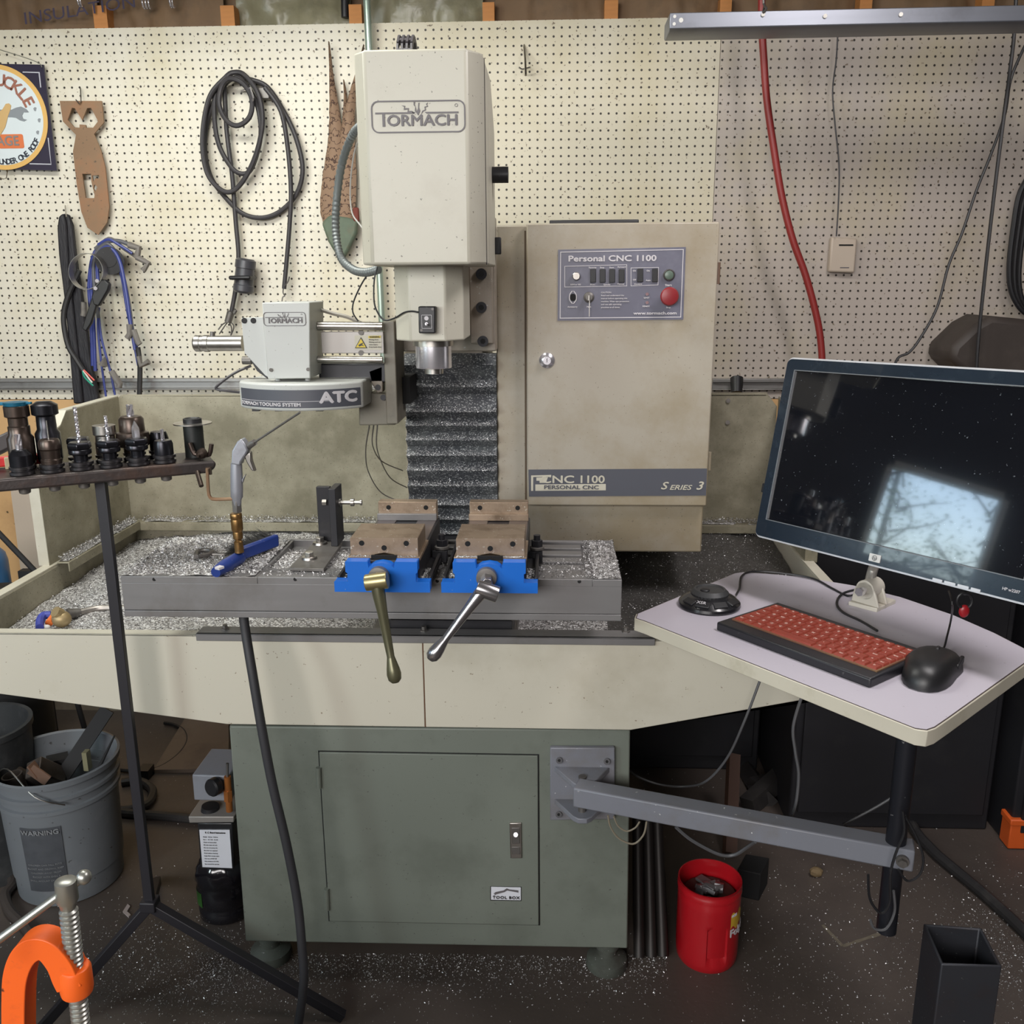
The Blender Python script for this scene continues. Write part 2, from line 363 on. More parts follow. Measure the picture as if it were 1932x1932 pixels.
for i, ch in enumerate('UNDER ONE ROOF'):
    a = R_(-94.9+4.87*i); rr = r0*.85
    u = V((-math.sin(a), 0, math.cos(a))); v = V((-math.cos(a), 0, -math.sin(a)))
    if ch != ' ': mb.text(ch, r0*.15, (c0-v*rr+V((0, -.002, 0)), u, v, V((0, -1, 0))), bold=.0008)
mb.build('letters_bottom', pm('sign_ink', (.03, .035, .05), .5), t)
pl = MB(); o = P(-5, 267, Y-.0045); pl.plate([rrect(r0*1.1, r0*.27, .006)], front(o), .0008); pl.build('name_plate', pm('sign_orange', (.62, .16, .05), .5), t)
MB().text('GARAGE', r0*.26, front(o+V((-.004, -.001, 0))), bold=.001, wide=.95).build('letters_name', pm('sign_greybrown', (.22, .19, .18), .5), t)
gm = pm('sign_grey', (.22, .24, .26), .5)
mb = MB(); plpx(mb, [[(-60, 206), (22, 207), (31, 203), (40, 201), (50, 206), (55, 212), (45, 212), (42, 218), (44, 224), (51, 226), (46, 229), (38, 227), (30, 222), (22, 221), (-60, 222)]], Y-.0045, .001)
for x, y in ((67, 206), (75, 227), (72, 250)): mb.cyl(P(x, y, Y-.003), P(x, y, Y-.005), .0065, n=6)
mb.build('wrench_print', gm, t)
mb = MB(); plpx(mb, [[(-20, 300), (2, 253), (10, 240), (15, 220), (20, 206), (21, 199), (17, 195), (11, 196), (5, 206), (-6, 215), (-20, 216)]], Y-.0055, .001); mb.build('hand_print', pm('sign_skin', (.55, .36, .15), .5), t)
for pts in (((43, 137), (73, 138), (76, 165), (78, 165), (75, 136), (43, 135)), ((90, 260), (96, 309), (56, 308), (56, 310), (97, 311), (92, 260))): mb = MB(); plpx(mb, [pts], Y-.001, .0008); mb.build('corner_line', pm('sign_line', (.45, .45, .5), .4), t)
wire(PL(((-40, 82), (30, 103), (62, 114), (76, 121), (79, 127)), [3.16, 3.15, 3.148, 3.146, 3.144]), .0013, 'hanging_string', pm('string', (.2, .2, .16), .8), 'thin string from which the round garage sign hangs', 'string', sm=3)
wire(PL(((-10, 330), (6, 338), (12, 336), (14, 322)), [3.16, 3.12, 3.12, 3.15]), .0016, 'peg_hook', steel, 'small wire peg hook under the round garage sign', 'hook', 'peg hooks', sm=1)

# rusty bomb cutout
rust = pm('rusted_plate', (.25, .155, .09), .6, metal=.4, var=.25, vs=5, dirt=((.36, .14, .06), .45, 5), speck=((.12, .09, .06), .25, 80))
tt = lambda l: [(x/3, y/3) for x, y in l]
mb = MB(); plpx(mb, [tt(((343, 573), (580, 573), (592, 695), (537, 760), (575, 850), (600, 950), (622, 1170), (610, 1260), (560, 1330), (500, 1290), (465, 1200), (440, 1050), (418, 860), (435, 765), (362, 690))),
    tt(((412, 612), (428, 614), (470, 682), (498, 614), (520, 612), (560, 688), (532, 724), (492, 724), (490, 708), (455, 706), (455, 724), (426, 722), (388, 680))),
    tt(((470, 985), (520, 985), (522, 1030), (540, 1105), (538, 1122), (490, 1122))), tt(((527, 995), (565, 992), (566, 1012), (545, 1010), (532, 1030))), tt(((541, 1045), (556, 1060), (545, 1085), (534, 1068)))], 3.150, .006)
tag(mb.build('bomb_shaped_plate', rust, bev=.0008), 'rusty steel plate cut in the outline of a finned bomb with a letter F', 'wall ornament')
wire(PL(((152, 166), (153, 192), (150, 196), (143, 188)), [3.165, 3.14, 3.135, 3.135]), .002, 'peg_hook', steel, 'peg hook holding the rusty bomb-shaped plate', 'hook', 'peg hooks', sm=1)

# coiled power cable
cord = pm('dark_grey_cord', (.03, .027, .03), .55, var=.25, vs=15, dirt=((.07, .06, .055), .2, 20))
t = thing('coiled_power_cable', 'thick dark cable hung in large loops on the pegboard left of the mill', 'cable', P(470, 410, 3.13))
mb = MB()
loops = [(((425, 147), (397, 180), (384, 235), (383, 290), (395, 335), (425, 362), (452, 350), (480, 300), (495, 235), (488, 180), (462, 142), (440, 137)), 3.125),
 (((440, 148), (410, 168), (404, 210), (412, 270), (436, 315), (458, 328), (476, 315), (492, 255), (484, 195), (458, 153)), 3.140),
 (((428, 150), (416, 170), (414, 200), (428, 228), (449, 237), (470, 222), (476, 195), (468, 170), (450, 152)), 3.110),
 (((472, 150), (505, 165), (538, 215), (560, 265), (571, 320), (560, 365), (530, 398), (495, 411), (458, 403), (425, 372), (396, 330), (386, 270), (398, 205), (425, 158), (450, 146)), 3.152)]
for px, Y in loops: mb.tube([P(x, y, Y+.006*math.sin(i*1.3)) for i, (x, y) in enumerate(px)], .0078, n=10, closed=True)
mb.tube(PL(((422, 152), (424, 175), (428, 250), (438, 330), (445, 420), (450, 480), (447, 520), (443, 555), (436, 592)), 3.145), .0075, n=10)
mb.tube(PL(((500, 165), (530, 210), (543, 280), (549, 360), (546, 430), (541, 490), (536, 545)), 3.135), .0075, n=10)
mb.build('cord', cord, t)
mb = MB(); mb.lathe(P(464, 488, 3.115), P(459, 552, 3.115)-P(464, 488, 3.115), [(.026, 0), (.033, .006), (.034, .030), (.031, .032), (.031, .085), (.034, .087), (.034, .105), (.028, .112)], n=28)
cn = mb.build('plug_body', pm('plug_body', (.05, .05, .058), .35, var=.15), t)
MB().box(P(458, 524, 3.11), (.074, .074, .014)).build('strap', black, t, bev=.006)
MB().cyl(P(436, 588, 3.13), P(430, 608, 3.13), .013, .012, n=12).cyl(P(445, 585, 3.13), P(441, 592, 3.13), .006).build('cable_clamp', dsteel, t)
mb = MB()
for px in (((431, 606), (420, 612), (412, 622)), ((431, 606), (424, 615), (414, 630)), ((431, 606), (437, 620), (434, 640)), ((433, 606), (441, 615), (437, 630), (428, 645)), ((535, 540), (534, 552), (537, 558), (533, 562), (531, 580)), ((536, 540), (543, 532), (546, 522))): MB().tube(PL(px, 3.13), .0022, n=6).build('bare_wire', dsteel, t)
MB().box(P(500, 177, 3.15), (.035, .03, .035)).build('hook_bracket', dsteel, t, bev=.003)
wire(PL(((455, 172), (472, 166), (478, 185), (477, 190)), [3.17, 3.10, 3.09, 3.10]), .003, 'peg_hook', chrome, 'bright peg hook inside the loops of the coiled cable', 'hook', 'peg hooks', sm=1)
t = thing('peg_hook', 'lone straight peg hook on bare pegboard right of the mill head', 'hook', P(991, 135, 3.14), 'peg hooks')
MB().tube(PL(((989, 85), (991, 112), (992, 142)), [3.178, 3.13, 3.09]), .0035, sm=1).build('pin', steel, t); MB().tube(PL(((979, 127), (985, 131), (1001, 127)), 3.14), .0028, sm=1).build('cross_bar', steel, t)

# pheasant feathers
fm = bpy.data.materials.new('barred_feather'); fm.use_nodes = True; nt_ = fm.node_tree; b_ = nt_.nodes['Principled BSDF']; b_.inputs['Roughness'].default_value = .8
tc_ = N(nt_, 'ShaderNodeTexCoord'); wv = N(nt_, 'ShaderNodeTexWave', wave_type='BANDS', bands_direction='Z'); wv.inputs['Scale'].default_value = 11; wv.inputs['Distortion'].default_value = 9; wv.inputs['Detail'].default_value = 2; wv.inputs['Detail Scale'].default_value = 5
nt_.links.new(tc_.outputs['Object'], wv.inputs['Vector']); cr = N(nt_, 'ShaderNodeValToRGB'); cr.color_ramp.elements[0].position = .04; cr.color_ramp.elements[0].color = (.06, .03, .02, 1); cr.color_ramp.elements[1].position = .15; cr.color_ramp.elements[1].color = (.235, .15, .095, 1)
nt_.links.new(wv.outputs['Fac'], cr.inputs[0]); nt_.links.new(cr.outputs[0], b_.inputs['Base Color'])
t = thing('pheasant_feathers', 'brown barred pheasant tail feathers with a green base hung beside the mill head', 'feathers', P(640, 490, 3.13))
def feather(spine, wid, Y):
    mb = MB(); sp, rr = smooth([P(x, y, Y) for x, y in spine], 10, False, wid); n = len(sp); vs = []
    for i, p in enumerate(sp):
        w_ = rr[i]*(1+.10*noise.noise(V((i*1.7, Y*9, 0)))); vs += [p+V((-w_, .008, 0)), p+V((-w_*.5, -.003, 0)), p+V((0, -.006, 0)), p+V((w_*.5, -.003, 0)), p+V((w_, .008, 0)), p+V((0, .012, 0))]
    mb.add(vs, [(i*6+j, i*6+(j+1) % 6, (i+1)*6+(j+1) % 6, (i+1)*6+j) for i in range(n-1) for j in range(6)]+[tuple(range(6)), tuple(range((n-1)*6, n*6))]); return mb
feather(((620, 78), (624, 140), (629, 200), (632, 260), (628, 330), (622, 400), (635, 450)), [.001, .007, .015, .024, .036, .034, .02], 3.14).build('tail_feather', fm, t)
feather(((686, 84), (675, 130), (662, 190), (655, 250), (652, 330), (650, 400), (645, 450)), [.001, .006, .014, .022, .034, .034, .02], 3.13).build('tail_feather', fm, t)
feather(((648, 150), (651, 190), (650, 240), (645, 300), (640, 380)), [.001, .007, .012, .02, .02], 3.150).build('tail_feather', fm, t)
mb = ppx(MB(), ((606, 420), (622, 405), (655, 410), (674, 415), (672, 440), (658, 470), (645, 492), (632, 478), (618, 455)), 3.115, .03)
mb.build('green_plumage', pm('green_plumage', (.10, .13, .09), .7, var=.35, vs=30, dirt=((.18, .11, .06), .3, 12)), t, bev=.008)
MB().box(P(672, 405, 3.12), (.02, .012, .045)).build('red_wattle', pm('dark_red_skin', (.14, .03, .02), .8), t, bev=.005)

# conduit on the wall
tag(MB().cyl(P(690.5, -30, 3.13), P(722, 640, 3.13), .0115, n=16).cyl(P(722, 640, 3.13), P(727, 745, 3.13), .0115, n=16).build('electrical_conduit', pm('pale_green_pipe', (.34, .42, .36), .3, metal=.5, var=.08)), 'pale green metal conduit running down the wall behind the mill head', 'pipe')
tag(MB().cyl(P(650, -20, 3.2), P(651, 33, 3.2), .012).build('black_pipe', black), 'short black pipe above the pegboard beside the pale conduit', 'pipe')

# black strap bag and wires at left
t = thing('black_strap', 'long black fabric strap folded over a hook at the left of the pegboard', 'strap', P(150, 760, 3.12))
cl = pm('black_fabric', (.014, .013, .017), .6, var=.4, vs=30, bump=.6, bs=40, stretch=(6, 6, 1))
for off, px in ((0, ((110, 408), (118, 402), (124, 425), (128, 500), (139, 600), (150, 700), (156, 762), (138, 762), (130, 660), (120, 560), (110, 480), (107, 430))),
                (.012, ((118, 402), (128, 405), (135, 425), (142, 490), (155, 570), (170, 680), (184, 748), (184, 762), (150, 762), (140, 660), (130, 540), (123, 470)))):
    ppx(MB(), px, 3.11+off, .022).build('strap_fold', cl, t, bev=.006)
wire(PL(((123, 388), (125, 410)), [3.165, 3.11]), .002, 'peg_hook', steel, 'peg hook above the black fabric strap', 'hook', 'peg hooks', sm=1)
t = thing('ignition_wire_bundle', 'bundle of blue and grey wires with rubber boots slung over a hook', 'wires', P(205, 745, 3.10))
bw = pm('blue_wire', (.035, .05, .22), .4, var=.15); gw = pm('grey_wire', (.10, .10, .11), .5); boot = pm('grey_rubber_boot', (.17, .155, .14), .6, var=.15, dirt=((.08, .07, .06), .3, 20))
for i, (px, mt, r) in enumerate((
  (((175, 690), (172, 600), (168, 540), (175, 485), (195, 460), (215, 475), (230, 520), (240, 580), (252, 640), (262, 690)), bw, .006),
  (((180, 700), (176, 600), (172, 530), (182, 478), (203, 462), (222, 485), (236, 540), (246, 600), (256, 650), (266, 685)), bw, .006),
  (((186, 600), (178, 540), (178, 490), (196, 462), (213, 468), (230, 510), (243, 570), (250, 625)), gw, .006),
  (((190, 560), (184, 520), (186, 480), (205, 466), (225, 490), (238, 550), (248, 620), (255, 660)), bw, .006),
  (((200, 748), (192, 690), (185, 620), (187, 580)), bw, .004), (((217, 745), (208, 700), (192, 640), (186, 590)), bw, .004),
  (((180, 470), (200, 456), (225, 455), (245, 462)), gw, .007), (((185, 462), (205, 452), (225, 462), (250, 478)), bw, .005), (((178, 478), (205, 450), (235, 470), (262, 488)), boot, .006),
  (((150, 510), (128, 560), (120, 600), (128, 650), (145, 680), (158, 700)), rubber, .009), (((260, 655), (264, 690), (263, 748)), rubber, .009))):
    MB().tube(PL(px, 3.11-.004*(i % 4)), r, n=8).build('wire', mt, t)
for a, b, c, r in (((243, 462), (262, 468), (258, 485), .011), ((258, 485), (280, 497), (270, 510), .010), ((244, 612), (245, 630), (240, 638), .010), ((252, 622), (260, 645), (264, 650), .010), ((262, 672), (266, 690), (281, 682), .010), ((193, 690), (198, 680), (196, 690), .012), ((158, 570), (158, 590), (157, 596), .009), ((210, 700), (226, 725), (224, 730), .011)):
    MB().tube(PL((a, b, c), 3.085), r, n=10, sm=1).build('rubber_boot', boot, t)
for k_, px in (('red_wire', ((158, 698), (168, 708), (178, 718))), ('green_wire', ((156, 700), (160, 712), (176, 728))), ('white_wire', ((157, 699), (166, 712), (174, 722)))):
    MB().tube(PL(px, 3.09), .003, n=6).build(k_, pm(k_, {'red_wire': (.6, .05, .03), 'green_wire': (.02, .3, .2), 'white_wire': (.6, .6, .55)}[k_], .4), t)
t = thing('filter_wrench', 'strap oil filter wrench with black handle hung over the wire bundle', 'wrench', P(165, 625, 3.05))
c = P(166, 512, 3.05); a = R_(15); mb = MB(); vs = []; n = 40
for i in range(n):
    q = 2*math.pi*i/n; d = V((math.cos(q)*.058, math.sin(q)*.012, math.sin(q)*.058)); vs += [c+d+V((0, -.016, 0)), c+d+V((0, .016, 0)), c+d*.97+V((0, .016, 0)), c+d*.97+V((0, -.016, 0))]
mb.add(vs, [(i*4+j, i*4+(j+1) % 4, ((i+1) % n)*4+(j+1) % 4, ((i+1) % n)*4+j) for i in range(n) for j in range(4)]).build('steel_band', steel, t)
ppx(MB(), ((181, 530), (197, 527), (206, 536), (203, 548), (186, 578), (176, 575), (172, 560)), 3.03, .02).build('head', black, t, bev=.004)
ppx(MB(), ((174, 556), (186, 562), (172, 610), (162, 626), (154, 620), (160, 600)), 3.035, .016).build('handle', black, t, bev=.004)
for x, y in ((183, 530), (180, 544)): MB().cyl(P(x, y, 3.03), P(x, y, 3.022), .006).build('rivet', chrome, t)
tag(MB().cyl(P(207, 492, 3.17), P(207, 492, 3.09), .045, n=28).cyl(P(203, 488, 3.09), P(203, 488, 3.085), .028, n=20).build('rubber_puck', black), 'round black rubber puck hanging behind the blue wire bundle', 'puck')

# ------------------------------------------------------------------ upper right: light housing, hose, thermostat, wires
t = thing('light_housing', 'long grey steel light housing hanging at the upper right', 'light fixture', P(1600, 60, 2.55))
hm = pm('grey_housing_steel', (.20, .21, .24), .38, metal=.6, var=.12, vs=3, stretch=(1, 14, 14), dirt=((.1, .1, .11), .2, 6))
a = P(1264, 24, 2.55); b = P(1264, 62, 2.57); c = P(2080, 6, 2.55)
def sect(o, dz): return [V((o.x, 2.55, a.z+dz)), V((o.x, 2.55, a.z-.036+dz)), V((o.x, 2.565, b.z+dz)), V((o.x, 2.65, b.z+dz)), V((o.x, 2.665, a.z-.036+dz)), V((o.x, 2.665, a.z+dz))]
zt = c.z-a.z
MB().hexa(sect(a, 0), sect(c, zt)).build('housing', hm, t, bev=.002)
mb = MB()
for x, y, r in ((1273, 31, .004), (1285, 38, .0055), (1272, 45, .004)): mb.cyl(P(x, y, 2.55), P(x, y, 2.548), r)
mb.build('end_rivet', white, t)
for x, y in ((1557, 30), (1700, 27), (1440, 27)): MB().cyl(P(x, y, 2.551), P(x, y, 2.545), .005, n=12).build('screw', steel, t)
MB().tube(PL(((1440, -20), (1441, 8), (1446, 16), (1440, 24), (1442, 14)), [2.6, 2.6, 2.545, 2.545, 2.6]), .003, sm=2).build('hanger_wire', dsteel, t)
wire([P(1436, -70, 2.97)+V((0, 0, .12)), P(1437, 20, 2.97)]+PL(((1441, 110), (1447, 190), (1460, 280), (1475, 370), (1495, 450), (1520, 520), (1539, 590), (1548, 640), (1551, 700), (1545, 800)), 2.97), .0108, 'red_air_hose', pm('red_hose', (.23, .022, .02), .45, var=.12), 'red rubber air hose hanging down the right-hand pegboard', 'hose', n=12)
t = thing('thermostat', 'beige wall thermostat on the right-hand pegboard', 'thermostat', P(1592, 516, 3.15))
ppx(MB(), ((1569, 447), (1618, 450), (1613, 515), (1564, 513)), 3.145, .03).build('case', pm('aged_beige', (.50, .42, .34), .45, var=.06), t, bev=.006)
ppx(MB(), ((1583, 461), (1610, 461), (1610, 464), (1583, 464)), 3.144, .002).build('slot', dark, t)
ppx(MB(), ((1585, 504), (1602, 504), (1602, 506), (1585, 506)), 3.144, .002).build('name_mark', logo_m, t)
wire(PL(((1581, 50), (1578, 110), (1571, 170), (1575, 230), (1583, 310), (1582, 380), (1578, 446)), 3.13), .0023, 'thermostat_wire', black, 'thin dark wire running down to the beige thermostat', 'wire')
wire(PL(((1945, 70), (1932, 90), (1907, 150), (1896, 215), (1870, 290), (1842, 360), (1815, 440), (1790, 500), (1768, 580), (1735, 640), (1715, 665), (1690, 683), (1680, 760)), 3.05), .0042, 'power_cord', black, 'slack black cord wandering down to the monitor at right', 'cord')
wire(PL(((1922, -150), (1915, 40), (1906, 130), (1894, 220), (1880, 330), (1867, 440), (1856, 540), (1845, 650), (1840, 740)), 2.90), .0052, 'power_cord', black, 'straight black cord hanging near the right edge', 'cord')
t = thing('black_cable_coil', 'heavy black cable coil hanging at the right edge of the photo', 'cable', P(1960, 590, 3.1))
for k_ in range(3): MB().tube(PL([(x+k_*9, y+k_*5) for x, y in ((1960, 315), (1926, 360), (1912, 430), (1904, 510), (1912, 560), (1940, 592), (1975, 570), (1990, 450), (1985, 350))], 3.09+.02*k_), .0085, n=10, closed=True).build('loop', black, t)
dkb = pm('dark_brown_cover', (.045, .035, .03), .6, var=.2, dirt=((.08, .065, .055), .3, 10))
mb = MB(); o1 = PL(((1792, 676), (1800, 652), (1842, 612), (1872, 596), (1932, 602), (1990, 610), (1995, 715), (1830, 715)), 2.96); o2 = [p+(V((1.25, 2.96, 1.5))-p)*.0+V((.0, .20, 0)) for p in o1]
mb.hexa(o1, o2); t = mb.build('dust_cover', dkb, bev=.02); tag(t, 'faceted dark brown cover on the wall behind the monitor at right', 'cover')

# ------------------------------------------------------------------ metal chips (uncountable)
cm = bpy.data.materials.new('aluminium_chips'); cm.use_nodes = True; nt_ = cm.node_tree; b_ = nt_.nodes['Principled BSDF']; b_.inputs['Metallic'].default_value = .35; b_.inputs['Roughness'].default_value = .45
tc_ = N(nt_, 'ShaderNodeTexCoord'); vo = N(nt_, 'ShaderNodeTexVoronoi', feature='F1'); vo.inputs['Scale'].default_value = 330; nt_.links.new(tc_.outputs['Object'], vo.inputs['Vector'])
sp_ = N(nt_, 'ShaderNodeSeparateColor'); nt_.links.new(vo.outputs['Color'], sp_.inputs[0])
cr = N(nt_, 'ShaderNodeValToRGB'); cr.color_ramp.interpolation = 'LINEAR'; e = cr.color_ramp.elements; e[0].position = 0; e[0].color = (.05, .045, .045, 1); e[1].position = .9; e[1].color = (.95, .94, .94, 1)
q = e.new(.45); q.color = (.36, .345, .335, 1)
nt_.links.new(sp_.outputs[0], cr.inputs[0]); nt_.links.new(cr.outputs[0], b_.inputs['Base Color'])
bp = N(nt_, 'ShaderNodeBump'); bp.inputs['Strength'].default_value = 1; bp.inputs['Distance'].default_value = .003; nt_.links.new(sp_.outputs[1], bp.inputs['Height']); nt_.links.new(bp.outputs[0], b_.inputs['Normal'])
flake = pm('bright_flakes', (.80, .79, .79), .35, metal=.4, var=.5, vs=120)
def bed(mb, x0, x1, y0, y1, z, amp=.006, res=.012, fn=None):
    nx = max(2, int((x1-x0)/res)); ny = max(2, int((y1-y0)/res)); vs = []
    for i in range(nx+1):
        for j in range(ny+1):
            x = x0+(x1-x0)*i/nx; y = y0+(y1-y0)*j/ny; h = amp*(noise.noise(V((x*14, y*14, 3)))+.5*noise.noise(V((x*50, y*50, 1))))
            if fn: h += fn(x, y)
            vs.append((x, y, z+h))
    mb.add(vs, [(i*(ny+1)+j, (i+1)*(ny+1)+j, (i+1)*(ny+1)+j+1, i*(ny+1)+j+1) for i in range(nx) for j in range(ny)]); return mb
def flakes(mb, n, fpos, s0=.0012, s1=.0035, seed=1):
    rd = random.Random(seed); vs = []; fs = []
    for _ in range(n):
        p = fpos(rd)
        if p is None: continue
        p = V(p); s = rd.uniform(s0, s1); a = V((rd.gauss(0, 1), rd.gauss(0, 1), rd.gauss(0, .6))).normalized(); b = a.cross(V((rd.gauss(0, 1), rd.gauss(0, 1), rd.gauss(0, 1)))).normalized(); c = a.cross(b)
        k = len(vs); vs += [p+a*s, p+b*s*.4+c*s*.35, p-a*s*.9, p-b*s*.4+c*s*.2]; fs.append((k, k+1, k+2, k+3))
    return mb.add(vs, fs)

# ------------------------------------------------------------------ machine stand
t = thing('machine_stand', 'grey-green steel stand cabinet carrying the milling machine', 'cabinet', (-.24, 2.0, 0))
SX0, SX1, SZ0, SZ1, SY = P(432, 1370, 1.63).x, P(1189, 1378, 1.63).x, P(800, 1786, 1.63).z, .632, 1.63
MB().prism([P(432, 1370, SY), P(1189, 1378, SY), P(1184, 1790, SY), P(463, 1776, SY)], (0, .74, 0)).build('body', green, t, bev=.003)
dp = [(600, 1416), (1017, 1423), (1019, 1746), (620, 1738)]
o1 = [P(x, y, SY-.0008) for x, y in dp]; cc = sum(o1, V())/4; i1 = [q+(cc-q).normalized()*.0035 for q in o1]
mb = MB(); mb.add(o1+i1, [(0, 1, 5, 4), (1, 2, 6, 5), (2, 3, 7, 6), (3, 0, 4, 7)]); mb.build('door_gap', dark, t)
mb = MB().prism([q+V((0, -.0035, 0)) for q in i1], (0, .003, 0)); dr = mb.build('door', green, t, bev=.0015)
for x, y0, y1 in ((601, 1448, 1486), (616, 1677, 1716)): MB().cyl(P(x, y0, SY-.006), P(x+1.5, y1, SY-.006), .0055, n=12).build('hinge', green, t)
ppx(MB(), ((961, 1553), (984, 1553), (985, 1620), (963, 1620)), SY-.008, .005).build('handle', steel, dr, bev=.0015)
ppx(MB(), ((965, 1562), (981, 1562), (981, 1592), (966, 1592)), SY-.0095, .002).build('handle_paddle', dsteel, dr, bev=.001)
ppx(MB(), ((965, 1598), (981, 1598), (982, 1612), (966, 1612)), SY-.0095, .002).build('handle_latch', dsteel, dr, bev=.001)
MB().cyl(P(973, 1575, SY-.009), P(973, 1575, SY-.012), .0045).build('lock', chrome, dr)
ppx(MB(), ((925, 1672), (984, 1673), (984, 1700), (925, 1699)), SY-.0045, .001).build('name_label', pm('label_black', (.02, .02, .02), .4), dr)
ppx(MB(), ((926.5, 1673.5), (982.5, 1674.5), (982.5, 1698.5), (926.5, 1697.5)), SY-.0055, .001).build('label_face', pm('label_white', (.66, .67, .72), .4, var=.02), dr)
MB().text('TOOL BOX', .0085, front(P(955, 1693.5, SY-.006)), bold=.0003, wide=1.15, space=1.15).build('label_text', pm('label_ink', (.03, .03, .03), .5), dr)
mb = MB(); plpx(mb, [[(931, 1686), (935, 1683), (950, 1680), (956, 1676), (961, 1678), (978, 1680), (978, 1684), (962, 1681), (957, 1680), (952, 1683), (937, 1687), (931, 1690), (934, 1687)]], SY-.0062, .0004); mb.build('label_wrench', logo_m, dr)
for x, Y in ((1145, 1.73), (512, 1.73), (1130, 2.25), (545, 2.25)):
    c = P(x, 1800, 1.73) if Y < 2 else P(x, 1800, 2.25); c.z = 0; mb = MB()
    mb.lathe(c, (0, 0, 1), [(.044, 0), (.046, .006), (.044, .022), (.030, .030), (.022, .034), (.022, .05), (.027, .052), (.027, .078), (.018, .08), (.018, SZ0+.01)], n=32)
    mb.build('levelling_foot', pm('dirty_green_foot', (.085, .095, .08), .6, var=.2, dirt=((.04, .035, .03), .5, 14), speck=((.5, .5, .5), .15, 150)), t)

# ------------------------------------------------------------------ chip tray with splash guards
t = thing('chip_tray', 'wide cream chip tray with splash guards around the milling table', 'tray', (-.29, 2.0, .63))
TX0, TX1, TY0, TY1, ZR, ZF = -1.19, .605, 1.62, 2.48, .815, .715
zl = lambda x: (.628 if SX0 <= x <= SX1 else (.628+(SX0-x)*.13 if x < SX0 else .628+(x-SX1)*.21))
xs = P(800, 1290, 1.62).x
for xa, xb in ((TX0, xs-.0008), (xs+.0008, TX1)):
    kx = SX0 if xa == TX0 else SX1; pr = [(xa, ZR+.004)]; pts = [(xa, ZR), (xa, zl(xa)), (kx, .628), (xb, zl(xb)), (xb, ZR)]
    mb = MB().prism([V((x, TY0, z)) for x, z in pts], (0, .004, 0)).bx(xa, xb, TY0, TY0+.026, ZR-.004, ZR); mb.build('front_panel', trayf_m, t, bev=.0015)
MB().bx(xs-.0012, xs+.0012, TY0+.0005, TY0+.004, .628, ZR-.003).build('panel_seam', pm('rusty_seam', (.10, .045, .02), .8), t)
MB().bx(TX0, TX1, TY0+.004, TY1, ZF-.004, ZF).build('floor_pan', tray_m, t)
uf = pm('tray_underside', (.16, .15, .12), .7)
mb = MB()
for xa, xb in ((TX0, SX0), (SX1, TX1)): mb.hexa([V((xa, TY0+.004, zl(xa))), V((xb, TY0+.004, zl(xb))), V((xb, TY0+.004, ZF-.005)), V((xa, TY0+.004, ZF-.005))], [V((xa, TY1, zl(xa))), V((xb, TY1, zl(xb))), V((xb, TY1, ZF-.005)), V((xa, TY1, ZF-.005))])
mb.build('underside', uf, t)
MB().bx(TX0, TX0+.003, TY0, TY1, zl(TX0), ZR).bx(TX0-.022, TX0+.003, TY0, TY1, ZR, ZR+.004).bx(TX0-.022, TX0-.019, TY0, TY1, ZR-.02, ZR).build('left_wall', trayf_m, t, bev=.001)
MB().bx(TX1-.003, TX1, TY0, TY1, zl(TX1), ZR).bx(TX1-.003, TX1+.022, TY0, TY1, ZR, ZR+.004).build('right_wall', trayf_m, t, bev=.001)
MB().bx(TX0, TX1, TY1-.003, TY1, ZF, ZR).build('back_wall', tray_m, t)
mb = MB()
for y0 in (ZF+.001,): mb.bx(TX0+.004, TX0+.006, TY0+.03, TY1-.003, ZF, ZR-.002)
mb.build('inner_liner', tray_m, t)
# ledge lips carrying chips
MB().bx(TX0, TX1, TY1-.032, TY1-.001, ZR, ZR+.004).bx(TX0, TX1, TY1-.034, TY1-.031, ZR-.02, ZR+.002).build('back_ledge', tray_m, t, bev=.001)
MB().bx(TX0+.004, TX0+.034, 2.055, TY1-.034, ZR+.004, ZR+.007).bx(TX0+.031, TX0+.034, 2.055, TY1-.034, ZR-.016, ZR+.005).build('left_ledge', tray_m, t, bev=.001)
# splash guards
MB().prism([(TX0-.03, TY1, ZR), (TX1+.0, TY1, ZR), (TX1+.0, TY1, 1.14), (TX1-.03, TY1, 1.178), (TX0-.0, TY1, 1.170), (TX0-.03, TY1, 1.15)], (0, .003, 0)).bx(TX0, TX1-.03, TY1, TY1+.02, 1.168, 1.172).build('back_guard', tray_m, t, bev=.001)
gp = [(2.48, 1.168), (2.20, 1.166), (2.165, 1.135), (2.08, 1.112), (2.045, 1.085), (2.04, ZR+.004), (2.48, ZR+.004)]
mb = MB().prism([(TX0-.008, y, z) for y, z in gp], (.003, 0, 0)); mb.build('left_guard', tray_m, t, bev=.0008)
mb = MB().bx(TX0-.030, TX0-.005, 2.037, 2.040, ZR+.004, 1.087)
for (ya, za), (yb, zb) in zip(gp[:4], gp[1:5]): mb.hexa([V((TX0-.03, ya, za)), V((TX0-.005, ya, za)), V((TX0-.005, yb, zb)), V((TX0-.03, yb, zb))], [V((TX0-.03, ya, za+.003)), V((TX0-.005, ya, za+.003)), V((TX0-.005, yb, zb+.003)), V((TX0-.03, yb, zb+.003))])
mb.build('left_guard_flange', trayf_m, t)
gp2 = [(2.48, 1.168), (2.36, 1.13), (2.2, 1.10), (2.12, 1.05), (2.12, ZR+.004), (2.48, ZR+.004)]
MB().prism([(TX1+.002, y, z) for y, z in gp2], (.003, 0, 0)).bx(TX1+.0, TX1+.030, 2.117, 2.120, ZR, 1.05).build('right_guard', tray_m, t, bev=.0008)
